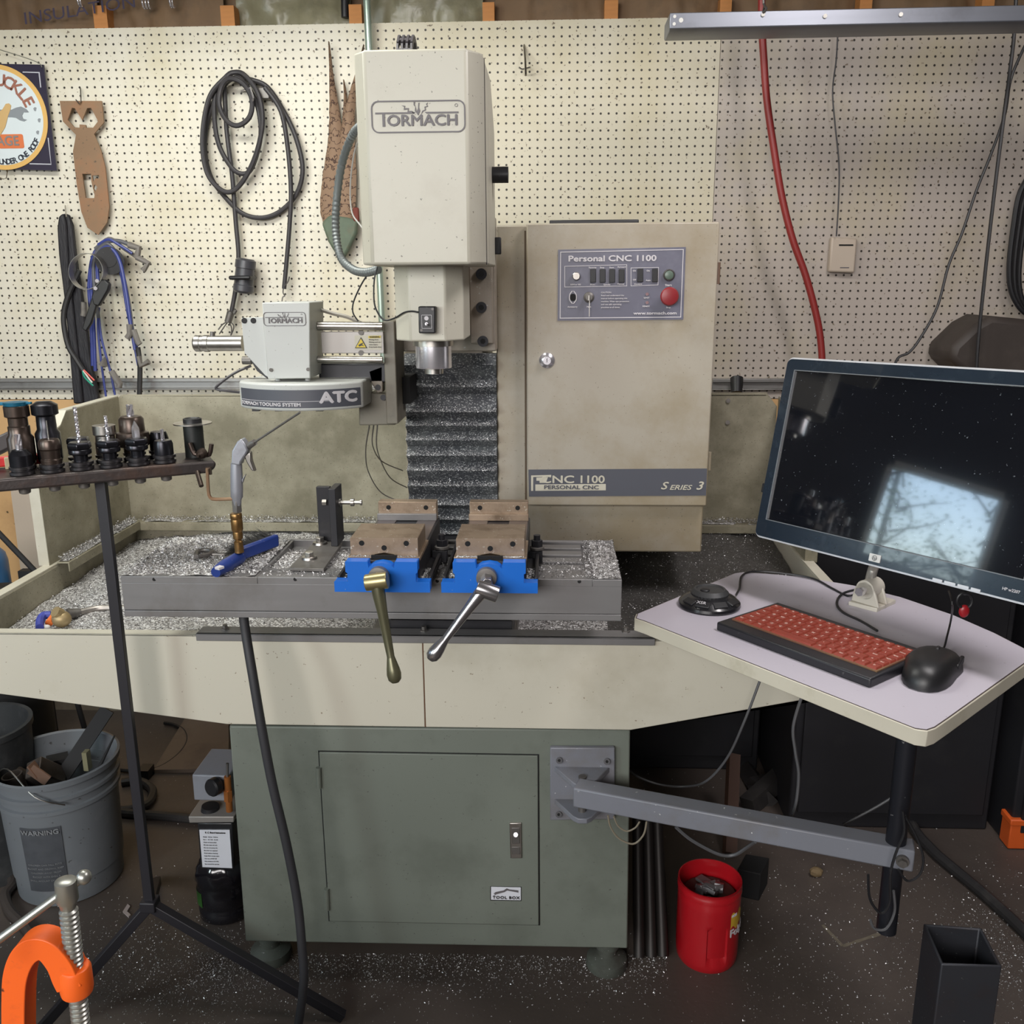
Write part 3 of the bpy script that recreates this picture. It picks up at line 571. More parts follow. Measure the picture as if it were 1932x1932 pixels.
for x, y in ((1374, 756), (1373, 797)): MB().cyl(P(x, y, TY1), P(x, y, TY1-.004), .006, n=12).build('guard_screw', dsteel, t)
# steel strip on the front rim
t = thing('steel_strip', 'long bare steel strip along the front rim of the chip tray', 'strip', (-.24, 1.62, ZR))
a, b = P(369, 1197, 1.612).x, P(1236, 1209, 1.612).x; zt = P(800, 1200, 1.612).z
MB().bx(a, b, 1.612, 1.618, zt-.015, zt).bx(a, b, 1.612, 1.652, zt-.003, zt).build('angle_bar', gsteel, t, bev=.0012)
for x, y in ((425, 1187), (1181, 1192), (800, 1190)): c = PZ(x, y, zt); MB().lathe(c, (0, 0, 1), [(.008, 0), (.008, .002), (.005, .003), (.005, .009)], n=6).build('bolt', dsteel, t)

# chips in the tray
rd = random.Random(3)
def hump(x, y):
    h = .035*math.exp(-((x+.95)**2/.05+(y-1.95)**2/.25))+.035*math.exp(-((x+.55)**2/.2+(y-1.66)**2/.01))+.05*math.exp(-((x+.65)**2/.16+(y-2.1)**2/.3))
    h += .06*max(0, 1-(TY1-y)/.5)*.4 + (.045*max(0, (y-1.8)/.7) if x > .1 else 0)
    h -= .012*math.exp(-((x+.12)**2/.01+(y-1.66)**2/.004))
    return h
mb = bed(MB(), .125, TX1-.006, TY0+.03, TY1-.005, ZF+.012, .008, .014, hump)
sparse = lambda r: (lambda x, y: (x, y, ZF+.0155+hump(x, y)+.008*(noise.noise(V((x*14, y*14, 3)))+.5*noise.noise(V((x*50, y*50, 1))))+r.uniform(0, .0015)))(r.uniform(.13, TX1-.02), r.uniform(TY0+.03, TY1-.03))
oo = mb.build('metal_chips', pm('shaded_oily_chips', (.085, .08, .075), .45, metal=.3, var=.6, vs=160, speck=((.5, .5, .49), .30, 260), bump=.8, bs=300)); tag(oo, 'thin oily layer of metal chips, toned darker for shade, in the right-hand end of the tray', 'metal chips', kind='stuff'); WL[oo.name] = V(oo.location)  # base colour holds both the oil and the shade at this end
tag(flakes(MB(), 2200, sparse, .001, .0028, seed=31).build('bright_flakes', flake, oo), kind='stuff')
mb = bed(MB(), TX0+.008, .125, TY0+.03, TY1-.005, ZF+.012, .008, .014, hump)
def fp(rd):
    x = rd.uniform(TX0+.01, TX1-.02); y = rd.uniform(TY0+.03, TY1-.03)
    if x > .13: return None
    return (x, y, ZF+.0155+hump(x, y)+.008*(noise.noise(V((x*14, y*14, 3)))+.5*noise.noise(V((x*50, y*50, 1))))+rd.uniform(0, .002))
flakes(mb, 16000, fp, .0012, .0034)
tag(mb.build('metal_chips', cm), 'heap of bright metal chips covering the floor of the chip tray', 'metal chips', kind='stuff')
mb = MB(); bed(mb, TX0+.04, TX1-.02, TY1-.030, TY1-.001, ZR+.005, .004, .01); 
flakes(mb, 3500, lambda r: (r.uniform(TX0+.03, TX1-.02), TY1-.002-abs(r.gauss(0, .012)), ZR+.008+abs(r.gauss(0, .005))), seed=5)
tag(mb.build('metal_chips', cm), 'narrow line of metal chips on the ledge along the back splash guard', 'metal chips', kind='stuff')
mb = MB(); bed(mb, TX0+.006, TX0+.028, 2.06, TY1-.035, ZR+.009, .004, .01)
flakes(mb, 1800, lambda r: (TX0+.004+abs(r.gauss(0, .012)), r.uniform(2.06, TY1-.03), ZR+.011+abs(r.gauss(0, .005))), seed=6)
tag(mb.build('metal_chips', cm), 'line of metal chips on the ledge of the left splash guard', 'metal chips', kind='stuff')

# ------------------------------------------------------------------ milling machine
def logo(par, cx, cy, wpx, Y, name='logo'):
    s = (P(cx+50, cy, Y)-P(cx-50, cy, Y)).length/100*wpx/178; tilt = V((1, 0, .0)); fr = front(P(cx, cy, Y))
    w_, h_ = 178*s, 57*s
    mb = MB(); mb.plate(ring2(w_, h_, 14*s, 2.6*s), fr, .0006)
    O = fr[0]
    def at(u, v): return (O+V((u*s, 0, v*s)), fr[1], fr[2], fr[3])
    mb.text('ORMACH', 27*s, at(8, -7.5), bold=.8*s, wide=1.16)
    mb.plate([[(-81*s, 8*s), (-5*s, 8*s), (-9*s, 5*s), (-63*s, 5*s), (-63*s, -17*s), (-68*s, -17*s), (-68*s, 5*s), (-81*s, 5*s)]], at(0, 0), .0006)
    mb.plate([[(12*s, 8*s), (76*s, 8*s), (76*s, 5*s), (16*s, 5*s)]], at(0, 0), .0006)
    for z in ([(-31, 20), (-24, 19), (-25, 15), (-17, 15), (-18, 10), (-11, 10), (-4, 3), (-12, 8), (-20, 8), (-19, 13), (-27, 12), (-26, 17)], [(19, 24), (15, 22), (17, 18), (12, 17), (13, 12), (8, 10), (5, 3), (10, 9), (15, 11), (14, 16), (19, 17), (17, 21)],
              [(-8, 26), (-8, 20), (-5, 17), (-6, 10), (0, 2), (4, 10), (2, 16), (3, 24), (1, 24), (0, 14), (-3, 8), (-4, 16), (-6, 21), (-5, 26)]):
        mb.plate([[(x*s, y*s) for x, y in z]], at(0, 0), .0006)
    mb.plate([[(math.cos(i*.524)*3*s, math.sin(i*.524)*3*s) for i in range(12)], [(math.cos(i*.524)*2.3*s, math.sin(i*.524)*2.3*s) for i in range(12)]], at(72, 19), .0006)
    return mb.build(name, logo_m, par, smooth_=False)

t = thing('milling_machine', 'tall cream milling machine with long table and ribbed way cover', 'milling machine', (-.24, 1.9, ZF))
M = t
# column, saddle
MB().bx(-.335, -.155, 2.075, 2.44, ZF+.03, 1.72).build('column', cab_m, t, bev=.006)
MB().bx(-.37, -.07, 1.75, 2.44, ZF+.002, ZF+.06).build('base_casting', dsteel, t, bev=.004)
MB().bx(-.33, -.075, 1.675, 2.05, ZF+.03, .902).build('saddle', blacks, t, bev=.004)
mb = MB()
for i in range(5): mb.bx(-.31, -.075, 1.655+.004*i, 1.69, .80+.019*i, .816+.019*i)
mb.build('saddle_way_cover', blacks, t)
# table
TXa, TXb, Ya, Yb, TZ = P(227, 1088, 1.481).x, P(1173.5, 1092, 1.481).x, 1.481, 1.722, .979
MB().bx(TXa, TXb, Ya, Yb, .917, .967).bx(TXa, TXb, Ya-.0015, Yb, .905, .9165).bx(TXa, -.505, Ya, Yb, .966, TZ).bx(.071, TXb, Ya, Yb, .966, TZ).bx(-.505, .071, Ya, 1.535, .966, TZ).bx(TXa, TXb, Yb-.012, Yb, .966, TZ+.001).bx(TXa, TXa+.006, 1.6, Yb, .966, TZ+.003).build('table', gsteel, t, bev=.001)
mb = MB()
for ya, yb in ((1.546, 1.574), (1.590, 1.618), (1.634, 1.662), (1.678, 1.704)): mb.bx(-.36, .058, ya, yb, .966, TZ-.003)
mb.build('slot_rail', gsteel, t, bev=.001)
for x, y in ((291, 1093), (557, 1093), (1093, 1097), (825, 1096)): MB().cyl(P(x, y, Ya-.0005), P(x, y, Ya+.003), .0032, n=12).build('table_hole', dark, t)
# way cover (bellows)
mb = MB(); xa, xb = P(766, 800, 2.04).x, P(937, 800, 2.04).x; ys = [668, 688, 716, 729, 745, 776, 790, 802, 816, 829, 844, 858, 874, 886, 908, 915, 935, 951, 962, 978, 990, 1005, 1020]
pr = []
for i, y in enumerate(ys): pr.append((2.030 if i % 2 else 2.052, P(850, y, 2.04).z))
pts = [V((xa, a, z)) for a, z in pr]+[V((xa, 2.07, pr[-1][1])), V((xa, 2.07, pr[0][1]))]
mb.prism(pts, (xb-xa, 0, 0)); mb.build('way_cover', bellow_m, t, ang=20)
mb = MB(); flakes(mb, 5000, lambda r: (lambda i: (r.uniform(xa, xb), 2.027, pr[i][1]+abs(r.gauss(0, .006))))(r.choice([3, 5, 7, 9, 11, 13, 15, 17, 19, 21])), .0008, .0022, seed=8)
tag(mb.build('cover_chips', flake, t), kind='stuff')
MB().bx(xa-.02, xb+.02, 2.035, 2.07, .80, pr[-1][1]+.004).build('lower_way_cover', blacks, t)
# head casting
sx0, sx1, sz0, sz1 = P(757, 600, 1.98).x, P(936, 600, 1.98).x, P(850, 663, 1.98).z, 1.60
casting = pm('oily_casting', (.30, .26, .21), .4, var=.15, vs=8, dirt=((.12, .10, .075), .45, 9), speck=((.4, .38, .35), .2, 120))
MB().bx(sx0, sx1, 1.975, 2.028, sz0, sz1).build('head_slide', casting, t, bev=.003)
MB().bx(P(885, 600, 1.95).x, P(930, 600, 1.95).x, 1.962, 1.976, P(850, 650, 1.95).z, sz1).build('slide_pad', casting, t, bev=.003)
for x, y in ((908, 517), (908, 580), (911, 644)):
    MB().cyl(P(x, y, 1.962), P(x, y, 1.955), .0115, n=24).build('cap_screw', blacks, t); MB().cyl(P(x, y, 1.955), P(x, y, 1.9545), .006, n=6).build('hex_socket', dark, t)
MB().bx(-.27, -.175, 1.80, 1.98, 1.37, 1.56).build('spindle_housing', casting, t, bev=.004)
# spindle cover: chamfered box
c = P(817, 600, 1.72); hw, hd = .062, .075; ch = .030; zb, zt_ = P(816, 643, 1.66).z, 1.52
def octo(z, s_=1): return [V((c.x+u, c.y+v, z)) for u, v in ((-hw+ch, -hd), (hw-ch, -hd), (hw, -hd+ch), (hw, hd), (-hw, hd), (-hw, -hd+ch))]
MB().hexa(octo(zb), octo(zt_)).build('spindle_cover', cream, t, bev=.003)
cs = V((c.x, 1.72, 0)); z1 = zb
MB().lathe((c.x, 1.715, 0), (0, 0, 1), [(.030, z1-.013), (.0375, z1-.012), (.0375, z1), (.02, z1+.001)], n=48).build('spindle_ring', steel, t)
MB().lathe((c.x, 1.715, 0), (0, 0, 1), [(.018, P(816, 695, 1.70).z), (.033, P(816, 695, 1.70).z), (.0335, P(816, 693, 1.70).z), (.0335, z1-.012)], n=48).build('spindle_nose', chrome, t)
MB().lathe((c.x, 1.715, 0), (0, 0, 1), [(.010, P(816, 707, 1.70).z), (.0175, P(816, 706, 1.70).z), (.0175, P(816, 694, 1.70).z)], n=32).build('collet', steel, t)
# head cover
Yf = 1.555; cv = []
def hc(z): # plan outline
    x0, x1 = P(694, 300, Yf).x, P(883, 300, Yf).x; L_, R2 = P(694, 300, Yf).x-.020, -.112
    return x0, x1, L_, R2
x0, x1, L_, R2 = hc(0); zt2, zb2 = P(780, 92, Yf).z, P(790, 499, Yf).z
plan = [(x0, Yf), (x1, Yf), (R2, Yf+.035), (R2, 1.88), (L_, 1.88), (L_, Yf+.022)]
bot = [V((x, y, zb2)) for x, y in plan]
top1 = [V((x, y, zt2 if y < 1.63 else zt2-.09)) for x, y in plan]
# body with a sloped back top
mb = MB(); midy = 1.70
a = [V((x, y, zb2)) for x, y in plan[:3]+[(R2, midy), (L_, midy)]+plan[5:]]; b = [V((q.x, q.y, zt2)) for q in a]; mb.hexa(a, b)
a = [V((R2, midy, zb2)), V((R2, 1.88, zb2)), V((R2, 1.88, zt2-.075)), V((R2, midy+.08, zt2)), V((R2, midy, zt2))]; mb.hexa(a, [q+V((L_-R2, 0, 0)) for q in a])
mb.build('head_cover', cream, t, bev=.004)
MB().bx(R2-.0005, R2+.0012, Yf+.060, Yf+.0612, zb2, zt2-.002).build('cover_seam', pm('seam_dark', (.08, .075, .07), .6), t)
logo(t, 789, 220, 178, Yf-.0008, 'logo')
MB().cyl((R2, 1.80, P(935, 330, 1.80).z), (R2+.03, 1.80, P(935, 330, 1.80).z), .0145, n=24).build('speed_knob', black, t)
MB().bx(R2-.001, R2+.012, 1.86, 1.875, P(938, 480, 1.87).z, P(938, 448, 1.87).z).build('cover_latch', black, t, bev=.002)
# cable carrier arch on top
mb = MB(); cx0, cx1 = P(746, 70, 1.86).x, P(775, 70, 1.86).x
n = 7; pts = []
for i in range(n+1): a = math.pi*i/n; pts.append((1.86-.05*math.cos(a)+.05, P(762, 62, 1.87).z-.085+.085*math.sin(a)))
for i in range(n):
    (ya, za), (yb, zb_) = pts[i], pts[i+1]; d = V((0, yb-ya, zb_-za)); L = d.length; d.normalize(); nn = V((1, 0, 0)).cross(d)
    Rm = Matrix((V((1, 0, 0)), d, nn)).transposed(); m_ = V(((cx0+cx1)/2, (ya+yb)/2, (za+zb_)/2)); wd = cx1-cx0
    for k_ in (-.5, -.17, .17, .5): mb.box(m_+V((k_*wd*.92, 0, 0)), (.004, L*.95, .012), Rm)
    mb.box(m_, (wd, L*.35, .010), Rm)
mb.build('cable_carrier', pm('carrier_plastic', (.05, .045, .05), .45), t)
# magnet switch box on spindle cover
sy = c.y-hd-.001
sw = thing('switch_box', 'small black toggle switch box stuck on the spindle cover', 'switch', P(805, 630, sy-.01))
ppx(MB(), ((789, 578), (821, 578), (821, 629), (790, 629)), sy-.022, .020).build('case', black, sw, bev=.002)
f_ = front(P(805, 607, sy-.0225)); s = .00098
MB().plate(ring2(18*s, 24*s, .0008, .0006), f_, .0004).build('label_frame', ink, sw)
MB().cyl(P(804.5, 600.5, sy-.022), P(804.5, 600.5, sy-.0235), .0038).build('indicator_dot', ink, sw)
MB().cyl(P(804.5, 611, sy-.022), P(804.5, 611, sy-.026), .0028).cyl(P(804.5, 611, sy-.026), P(806, 613, sy-.034), .0014).build('toggle', chrome, sw)
for x, y in ((816, 583), (795, 623)): MB().cyl(P(x, y, sy-.022), P(x, y, sy-.0228), .0022).build('case_screw', dsteel, sw)
wire(PL(((712, 503), (706, 530), (706, 570), (714, 592), (726, 604), (745, 600), (762, 590), (776, 587), (789, 589)), [1.72, 1.72, 1.70, 1.69, 1.68, 1.67, 1.65, 1.64, sy-.012]), .0016, 'switch_cable', black, 'thin black cable looping to the switch box on the spindle', 'cable')
wire(PL(((694, 517), (680, 540), (667, 570), (666, 590), (676, 606)), [1.83, 1.84, 1.85, 1.85, 1.85]), .0017, 'thin_cable', black, 'thin black cable hanging from the flexible conduit to the tool changer', 'cable')
# flexible conduit
mb = MB(); pts, _ = smooth(PL(((684, 235), (665, 255), (645, 310), (635, 380), (634, 440), (643, 485), (665, 508), (690, 514), (715, 508)), [1.80, 1.84, 1.88, 1.90, 1.90, 1.88, 1.84, 1.80, 1.77]), 14)
rr_ = [.0085 if i % 2 else .0070 for i in range(len(pts))]
mb.tube(pts, rr_, n=12, sm=1); tag(mb.build('flexible_conduit', pm('grey_conduit', (.15, .165, .165), .45, metal=.4, var=.1)), 'ribbed grey flexible conduit curving down beside the mill head', 'conduit')
wire(PL(((680, 258), (668, 290), (661, 350), (664, 400), (680, 425), (692, 440)), [1.85, 1.87, 1.89, 1.88, 1.86, 1.84]), .0016, 'thin_cable', pm('pale_cable', (.35, .34, .32), .5), 'thin pale cable hanging behind the ribbed conduit', 'cable')

# ------------------------------------------------------------------ control cabinet
t = thing('control_cabinet', 'tall dirty beige electrical control cabinet right of the mill column', 'cabinet', (.12, 2.2, .862))
CX0, CX1 = P(937, 700, 2.05).x, P(1330, 900, 2.05).x
MB().bx(CX0, CX1, 2.05, 2.42, P(1100, 1041, 2.05).z, P(1100, 423, 2.05).z).build('body', cab_m, t, bev=.004)
DY = 2.026; pa, pb = P(993, 423, DY), P(1334, 955, DY); dx1 = P(1345, 700, DY).x
dr = MB().bx(pa.x, dx1, DY, 2.048, pb.z, P(1200, 420, DY).z).build('door', cab_m, t, bev=.003)
MB().bx(pa.x-.005, pa.x-.001, 2.0485, 2.0505, pb.z-.05, P(1200, 423, DY).z-.01).build('door_gap', pm('brown_gap', (.09, .06, .035), .7), t)
MB().bx(P(1037, 415, 2.2).x, P(1198, 415, 2.2).x, 2.1, 2.3, P(1100, 423, 2.05).z, P(1100, 423, 2.05).z+.012).build('top_bracket', black, t, bev=.002)
for y0, y1 in ((495, 536), (852, 886)): z0, z1_ = P(1354, y1, 2.05).z, P(1354, y0, 2.05).z; MB().cyl((dx1+.004, 2.045, z0), (dx1+.004, 2.045, z1_), .005, n=12).build('hinge', cab_m if y0 > 800 else pm('brown_hinge', (.16, .10, .07), .5), t)
MB().bx(CX1, CX1+.018, 2.12, 2.16, P(1345, 825, 2.12).z, P(1345, 795, 2.12).z).build('side_switch', pm('dark_red_knob', (.10, .012, .015), .4), t, bev=.004)
def dp_(px, y, d, nm, mt, par, bev=0): return ppx(MB(), px, DY-y, d).build(nm, mt, par, bev=bev)
# wide band with names
dp_(((997, 886), (1334, 884), (1332, 935), (998, 937)), .0012, .001, 'name_band', band_m, dr)
mb = MB(); mb.text('CNC', .024, front(P(1052, 905, DY-.0015)), bold=.0005, wide=1.45).text('1100', .024, front(P(1116, 905, DY-.0015)), bold=.0005, wide=1.25)
plpx(mb, [[(1002, 897), (1040, 896), (1040, 899), (1006, 900), (1006, 926), (1002, 926)], [(1012, 901), (1034, 900), (1030, 911), (1018, 911), (1018, 907), (1012, 907)]], DY-.0013, .0006)
mb.build('name_text', inkb, dr)
mb = MB(); plpx(mb, [[(1010, 914), (1143, 913), (1143, 925), (1010, 926)]], DY-.0013, .0006); mb.build('name_plate', inkb, dr)
MB().text('PERSONAL CNC', .0125, front(P(1078, 919.6, DY-.0024)), bold=.0003, wide=1.36).build('plate_text', band_m, dr)
MB().text('S', .024, front(P(1252, 917, DY-.0015)), bold=.0003, wide=1.3, shear=.3).text('ERIES', .0155, front(P(1283, 920, DY-.0015)), bold=.0002, wide=1.35, shear=.3).text('3', .026, front(P(1319, 917, DY-.0015)), bold=.0004, wide=1.2, shear=.3).build('series_text', inkb, dr)
# lock
MB().lathe(P(1032, 680, DY), (0, -1, 0), [(.0175, 0), (.017, .003), (.012, .008), (.0085, .009), (.0085, .012), (.0001, .012)], n=32).build('lock', chrome, dr)
MB().box(P(1032, 680, DY-.0125), (.0015, .001, .008)).build('keyhole', dark, dr)
# operator panel
pan = dp_(((1053, 471), (1294, 466), (1289, 603), (1052, 605)), .002, .0018, 'control_panel', pm('panel_grey', (.115, .115, .155), .4, var=.12, vs=8, dirt=((.2, .2, .25), .2, 10)), t)
PY_ = DY-.0022
mb = MB(); plpx(mb, [[(1057, 475), (1290, 470), (1285, 599), (1056, 601)], [(1058.5, 476.5), (1288.5, 471.5), (1283.5, 597.5), (1057.5, 599.5)]], PY_, .0004)
plpx(mb, [[(1065, 502), (1183, 499), (1183, 540), (1065, 542)], [(1066, 503), (1182, 500), (1182, 539), (1066, 541)]], PY_, .0004)
plpx(mb, [[(1190, 505), (1243, 504), (1242, 538), (1190, 540)], [(1191, 506), (1242, 505), (1241, 537), (1191, 539)]], PY_, .0004)
mb.build('panel_lines', ink, pan)
pt = MB()
def ptx(s_, x, y, size, wide=1.2, bold=.0002, al='CENTER'): pt.text(s_, size, front(P(x, y, PY_)), bold=bold, wide=wide, align=al)
ptx('Personal CNC 1100', 1155, 488, .0165, 1.38, .0005)
ptx('www.tormach.com', 1236, 591, .0085, 1.4, .0003)
for s_, x, y in (('Reverse', 1118, 505), ('Stop', 1136, 505), ('Start', 1154, 505), ('Forward', 1173, 504), ('RPM x 100', 1086, 537), ('Auto', 1118, 537), ('Spindle', 1145, 537), ('Manual', 1171, 536), ('On', 1197, 511), ('Off', 1197, 528), ('Coolant', 1204, 536), ('On', 1223, 511), ('Auto', 1223, 529), ('Start', 1261, 538), ('Accessory', 1080, 579), ('Main', 1111, 579), ('LIMIT', 1220, 562), ('READY', 1219, 578), ('Stop', 1261, 580)): ptx(s_, x, y, .0042 if s_ != 'Start' or y < 530 else .006)
for i, s_ in enumerate(('CAUTION', 'Read and understand the', 'manual before operating this', 'machine. Wear eye protection', 'and use safe operating', 'practices at all times.')): ptx(s_, 1134, 552+i*5.6, .0042, 1.15, .0001, 'LEFT')
pt.build('panel_text', ink, pan)
MB().lathe(P(1087, 521, DY-.002), (0, -1, 0), [(.0085, 0), (.008, .012), (.007, .013)], n=28).build('speed_knob', steel, pan)
for x in (1119, 1137, 1155, 1173): ppx(MB(), ((x-5.5, 508), (x+5.5, 507.5), (x+5.5, 533), (x-5.5, 533.5)), DY-.006, .0045).build('rocker_switch', black, pan, bev=.001)
for x in (1208, 1236): ppx(MB(), ((x-5.5, 507), (x+5.5, 506.5), (x+5.5, 532), (x-5.5, 532.5)), DY-.006, .0045).build('rocker_switch', black, pan, bev=.001)
b_ = MB().lathe(P(1262, 519, DY-.002), (0, -1, 0), [(.0125, 0), (.0125, .004), (.0105, .007), (.0095, .005)], n=32).build('start_button_ring', dsteel, pan)
MB().lathe(P(1262, 519, DY-.004), (0, -1, 0), [(.0092, 0), (.009, .005), (.006, .006)], n=28).build('start_button', pm('green_button', (.10, .14, .11), .35), pan)
MB().lathe(P(1261, 559, DY-.002), (0, -1, 0), [(.015, 0), (.015, .006), (.010, .007), (.010, .014), (.018, .016), (.0195, .021), (.017, .025), (.008, .0265), (.0001, .0265)], n=36).build('emergency_stop', pm('stop_red', (.22, .018, .022), .35, var=.05), pan)
mb = MB(); e0 = P(1261, 559, DY-.0268)
for a0 in (20, 200):
    pts = [e0+V((math.cos(R_(a0+i*9))*.0125, .001, math.sin(R_(a0+i*9))*.0125)) for i in range(9)]; mb.tube(pts, .0007, n=6, sm=1)
mb.build('stop_arrow', ink, pan)
for y in (555, 571): MB().cyl(P(1221, y, DY-.002), P(1221, y, DY-.005), .0034).build('indicator_lamp', pm('dark_lamp', (.09, .012, .02), .25), pan)
mb = MB(); mb.lathe(P(1081, 561, DY-.002), (0, -1, 0), [(.0075, 0), (.0075, .003)], n=20); mb.build('accessory_knob', dark, pan)
mb = MB()
for s_ in (-1, 1): mb.tube([P(1081+s_*1, 549, DY-.005), P(1081+s_*6, 556, DY-.005), P(1081+s_*6, 566, DY-.005), P(1081+s_*1, 573, DY-.005)], .0011, n=6, sm=4)
mb.build('accessory_mark', ink, pan)
MB().lathe(P(1111, 561, DY-.002), (0, -1, 0), [(.0115, 0), (.011, .004), (.007, .006), (.007, .009), (.0001, .009)], n=28).build('key_switch', dsteel, pan)
MB().box(P(1111, 562, DY-.016), (.002, .014, .010)).box(P(1112, 582, DY-.014), (.0016, .0012, .034)).build('key', steel, pan)

# ------------------------------------------------------------------ things on the table
def make_vise(px, lab, tip, gmat, hl):
    cx = P(px, 1040, 1.44).x; t = thing('machine_vise', lab, 'vise', (cx, 1.55, TZ+.001), 'blue machine vises on the milling table'); Z0 = TZ+.001
    MB().bx(cx-.0785, cx+.0785, 1.4285, 1.69, Z0, Z0+.010).build('base_flange', blacks, t, bev=.003)
    for sg in (-1, 1): MB().bx(cx+sg*.0785, cx+sg*.072, 1.429, 1.66, Z0+.010, Z0+.020).build('flange_lip', blacks, t, bev=.002)
    MB().bx(cx-.059, cx+.059, 1.428, 1.715, Z0+.010, 1.027).build('body', blacks, t, bev=.002)
    mb = MB(); mb.plate([[(-.059, .0), (-.059, -.018), (-.056, -.020), (-.056, -.034), (-.0785, -.034), (-.0785, -.052), (.0785, -.052), (.0785, -.034), (.056, -.034), (.056, -.020), (.059, -.018), (.059, 0), (.022, 0), (.021, -.010), (.012, -.004), (0, -.002), (-.012, -.004), (-.021, -.010), (-.022, 0)]], front((cx, 1.428, 1.031)), .020)
    mb.build('front_casting', bluep, t, bev=.002)
    MB().bx(cx-.060, cx+.060, 1.436, 1.54, 1.024, 1.031).build('jaw_base', viseiron, t, bev=.001)
    MB().plate([[(-.056, 1.026), (-.022, 1.026), (-.016, 1.034), (0, 1.037), (.016, 1.034), (.022, 1.026), (.056, 1.026), (.056, 1.062), (-.056, 1.062)]], (V((cx, 1.44, 0)), V((1, 0, 0)), V((0, 0, 1)), V((0, -1, 0))), -.092).build('movable_jaw', viseiron, t, bev=.0012)
    for u, z in ((-.037, 1.053), (.037, 1.053), (0, 1.045)): MB().cyl((cx+u, 1.4395, z), (cx+u, 1.445, z), .0045, n=20).build('jaw_hole', dark, t)
    MB().bx(cx-.021, cx+.021, 1.433, 1.437, 1.022, 1.034).build('screw_opening', dark, t)
    for sgn in (-1, 1): MB().bx(cx+sgn*.020, cx+sgn*.056, 1.53, 1.69, 1.022, 1.0285).build('slide_rail', pm('worn_rail', (.14, .12, .12), .35, metal=.7, var=.2, vs=14), t, bev=.001)
    MB().bx(cx-.056, cx+.056, 1.69, 1.714, 1.02, 1.063).build('fixed_jaw', viseiron, t, bev=.0012)
    MB().bx(cx-.057, cx+.057, 1.682, 1.690, 1.028, 1.041).build('jaw_step', viseiron if 'right' in lab else gsteel, t, bev=.001)
    for u in (-.036, .036): MB().cyl((cx+u, 1.6895, 1.052), (cx+u, 1.694, 1.052), .0045, n=20).build('jaw_hole', dark, t)
    c = V((cx-.004, 1.408, Z0+.027))
    MB().lathe(c+V((0, .03, 0)), (0, -1, 0), [(.021, .01), (.021, .028), (.017, .030), (.0165, .040), (.010, .041)], n=32).build('screw_collar', pm('grey_iron', (.16, .15, .14), .4, metal=.6, var=.2, vs=30), t)
    a = P(tip[0][0], tip[0][1], 1.372); b = P(tip[1][0], tip[1][1], 1.352); d = (b-a).normalized(); hb = a
    h = MB().cyl(c+V((0, .0, 0)), hb+V((0, .004, 0)), .011, .010, n=6).lathe(hb-V((.018, 0, 0)) if gmat is olive else hb-V((.016, 0, .004)), (1, 0, .15 if gmat is olive else -.35), [(.013, 0), (.0135, .002), (.0135, .034), (.013, .036)], n=24)
    ho = h.build('handle_hub', pm('brass_hub', (.34, .29, .15), .35, metal=.8) if gmat is olive else gmat, t, bev=.0008)
    L = (b-a).length; mb = MB().lathe(a, d, [(.0105, .004), (.0105, .02), (.0085, .045), (.0075, L*.5), (.0062, L-.032), (.0066, L-.030), (.0105, L-.012), (.0118, L-.003), (.0105, L+.006), (.006, L+.011), (.0001, L+.012)], n=24)
    tag(mb.build('handle', gmat, t), hl)
    mb = MB(); flakes(mb, 420, lambda r: (cx+r.choice((-1, 1))*r.uniform(.06, .072), r.uniform(1.42, 1.5), Z0+.012), .001, .0026, seed=px)
    flakes(mb, 700 if 'right' in lab else 250, lambda r: (cx+r.uniform(-.055, .055), r.uniform(1.434, 1.438), 1.032), .0008, .0022, seed=px+1)
    tag(mb.build('vise_chips', flake, t), kind='stuff'); return t
olive = pm('olive_handle', (.13, .125, .075), .35, metal=.6, var=.25, vs=30)
make_vise(725, 'left of the two blue milling vises, its olive handle hanging almost straight down', ((711, 1100), (744, 1275)), olive, 'olive-brown handle hanging down')
make_vise(925, 'right of the two blue milling vises, its bright steel handle slanting down to the left', ((918, 1104), (819, 1234)), pm('polished_handle', (.33, .32, .33), .25, metal=.9, var=.1), 'bright steel handle slanting left')
for px, lab in ((833, 'between the two vises'), (1013, 'right of the right-hand vise')):
    c = PZ(px, 1064, TZ); c.y = 1.575; t = thing('clamp_stud', 'dark hex nut and stud clamping the vise, '+lab, 'clamp', c, 'vise clamp studs')
    MB().lathe(c, (0, 0, 1), [(.006, .0), (.006, .052)], n=14).build('stud', blacks, t)
    MB().lathe(c, (0, 0, 1), [(.013, .026), (.013, .030), (.011, .031)], n=24).build('washer', dsteel, t); MB().lathe(c, (0, 0, 1), [(.0105, .031), (.0105, .043)], n=6).build('nut', blacks, t, bev=.0006)
    MB().box(c+V((-.004, .0, .012)), (.028, .016, .024)).build('clamp_block', blacks, t, bev=.002)

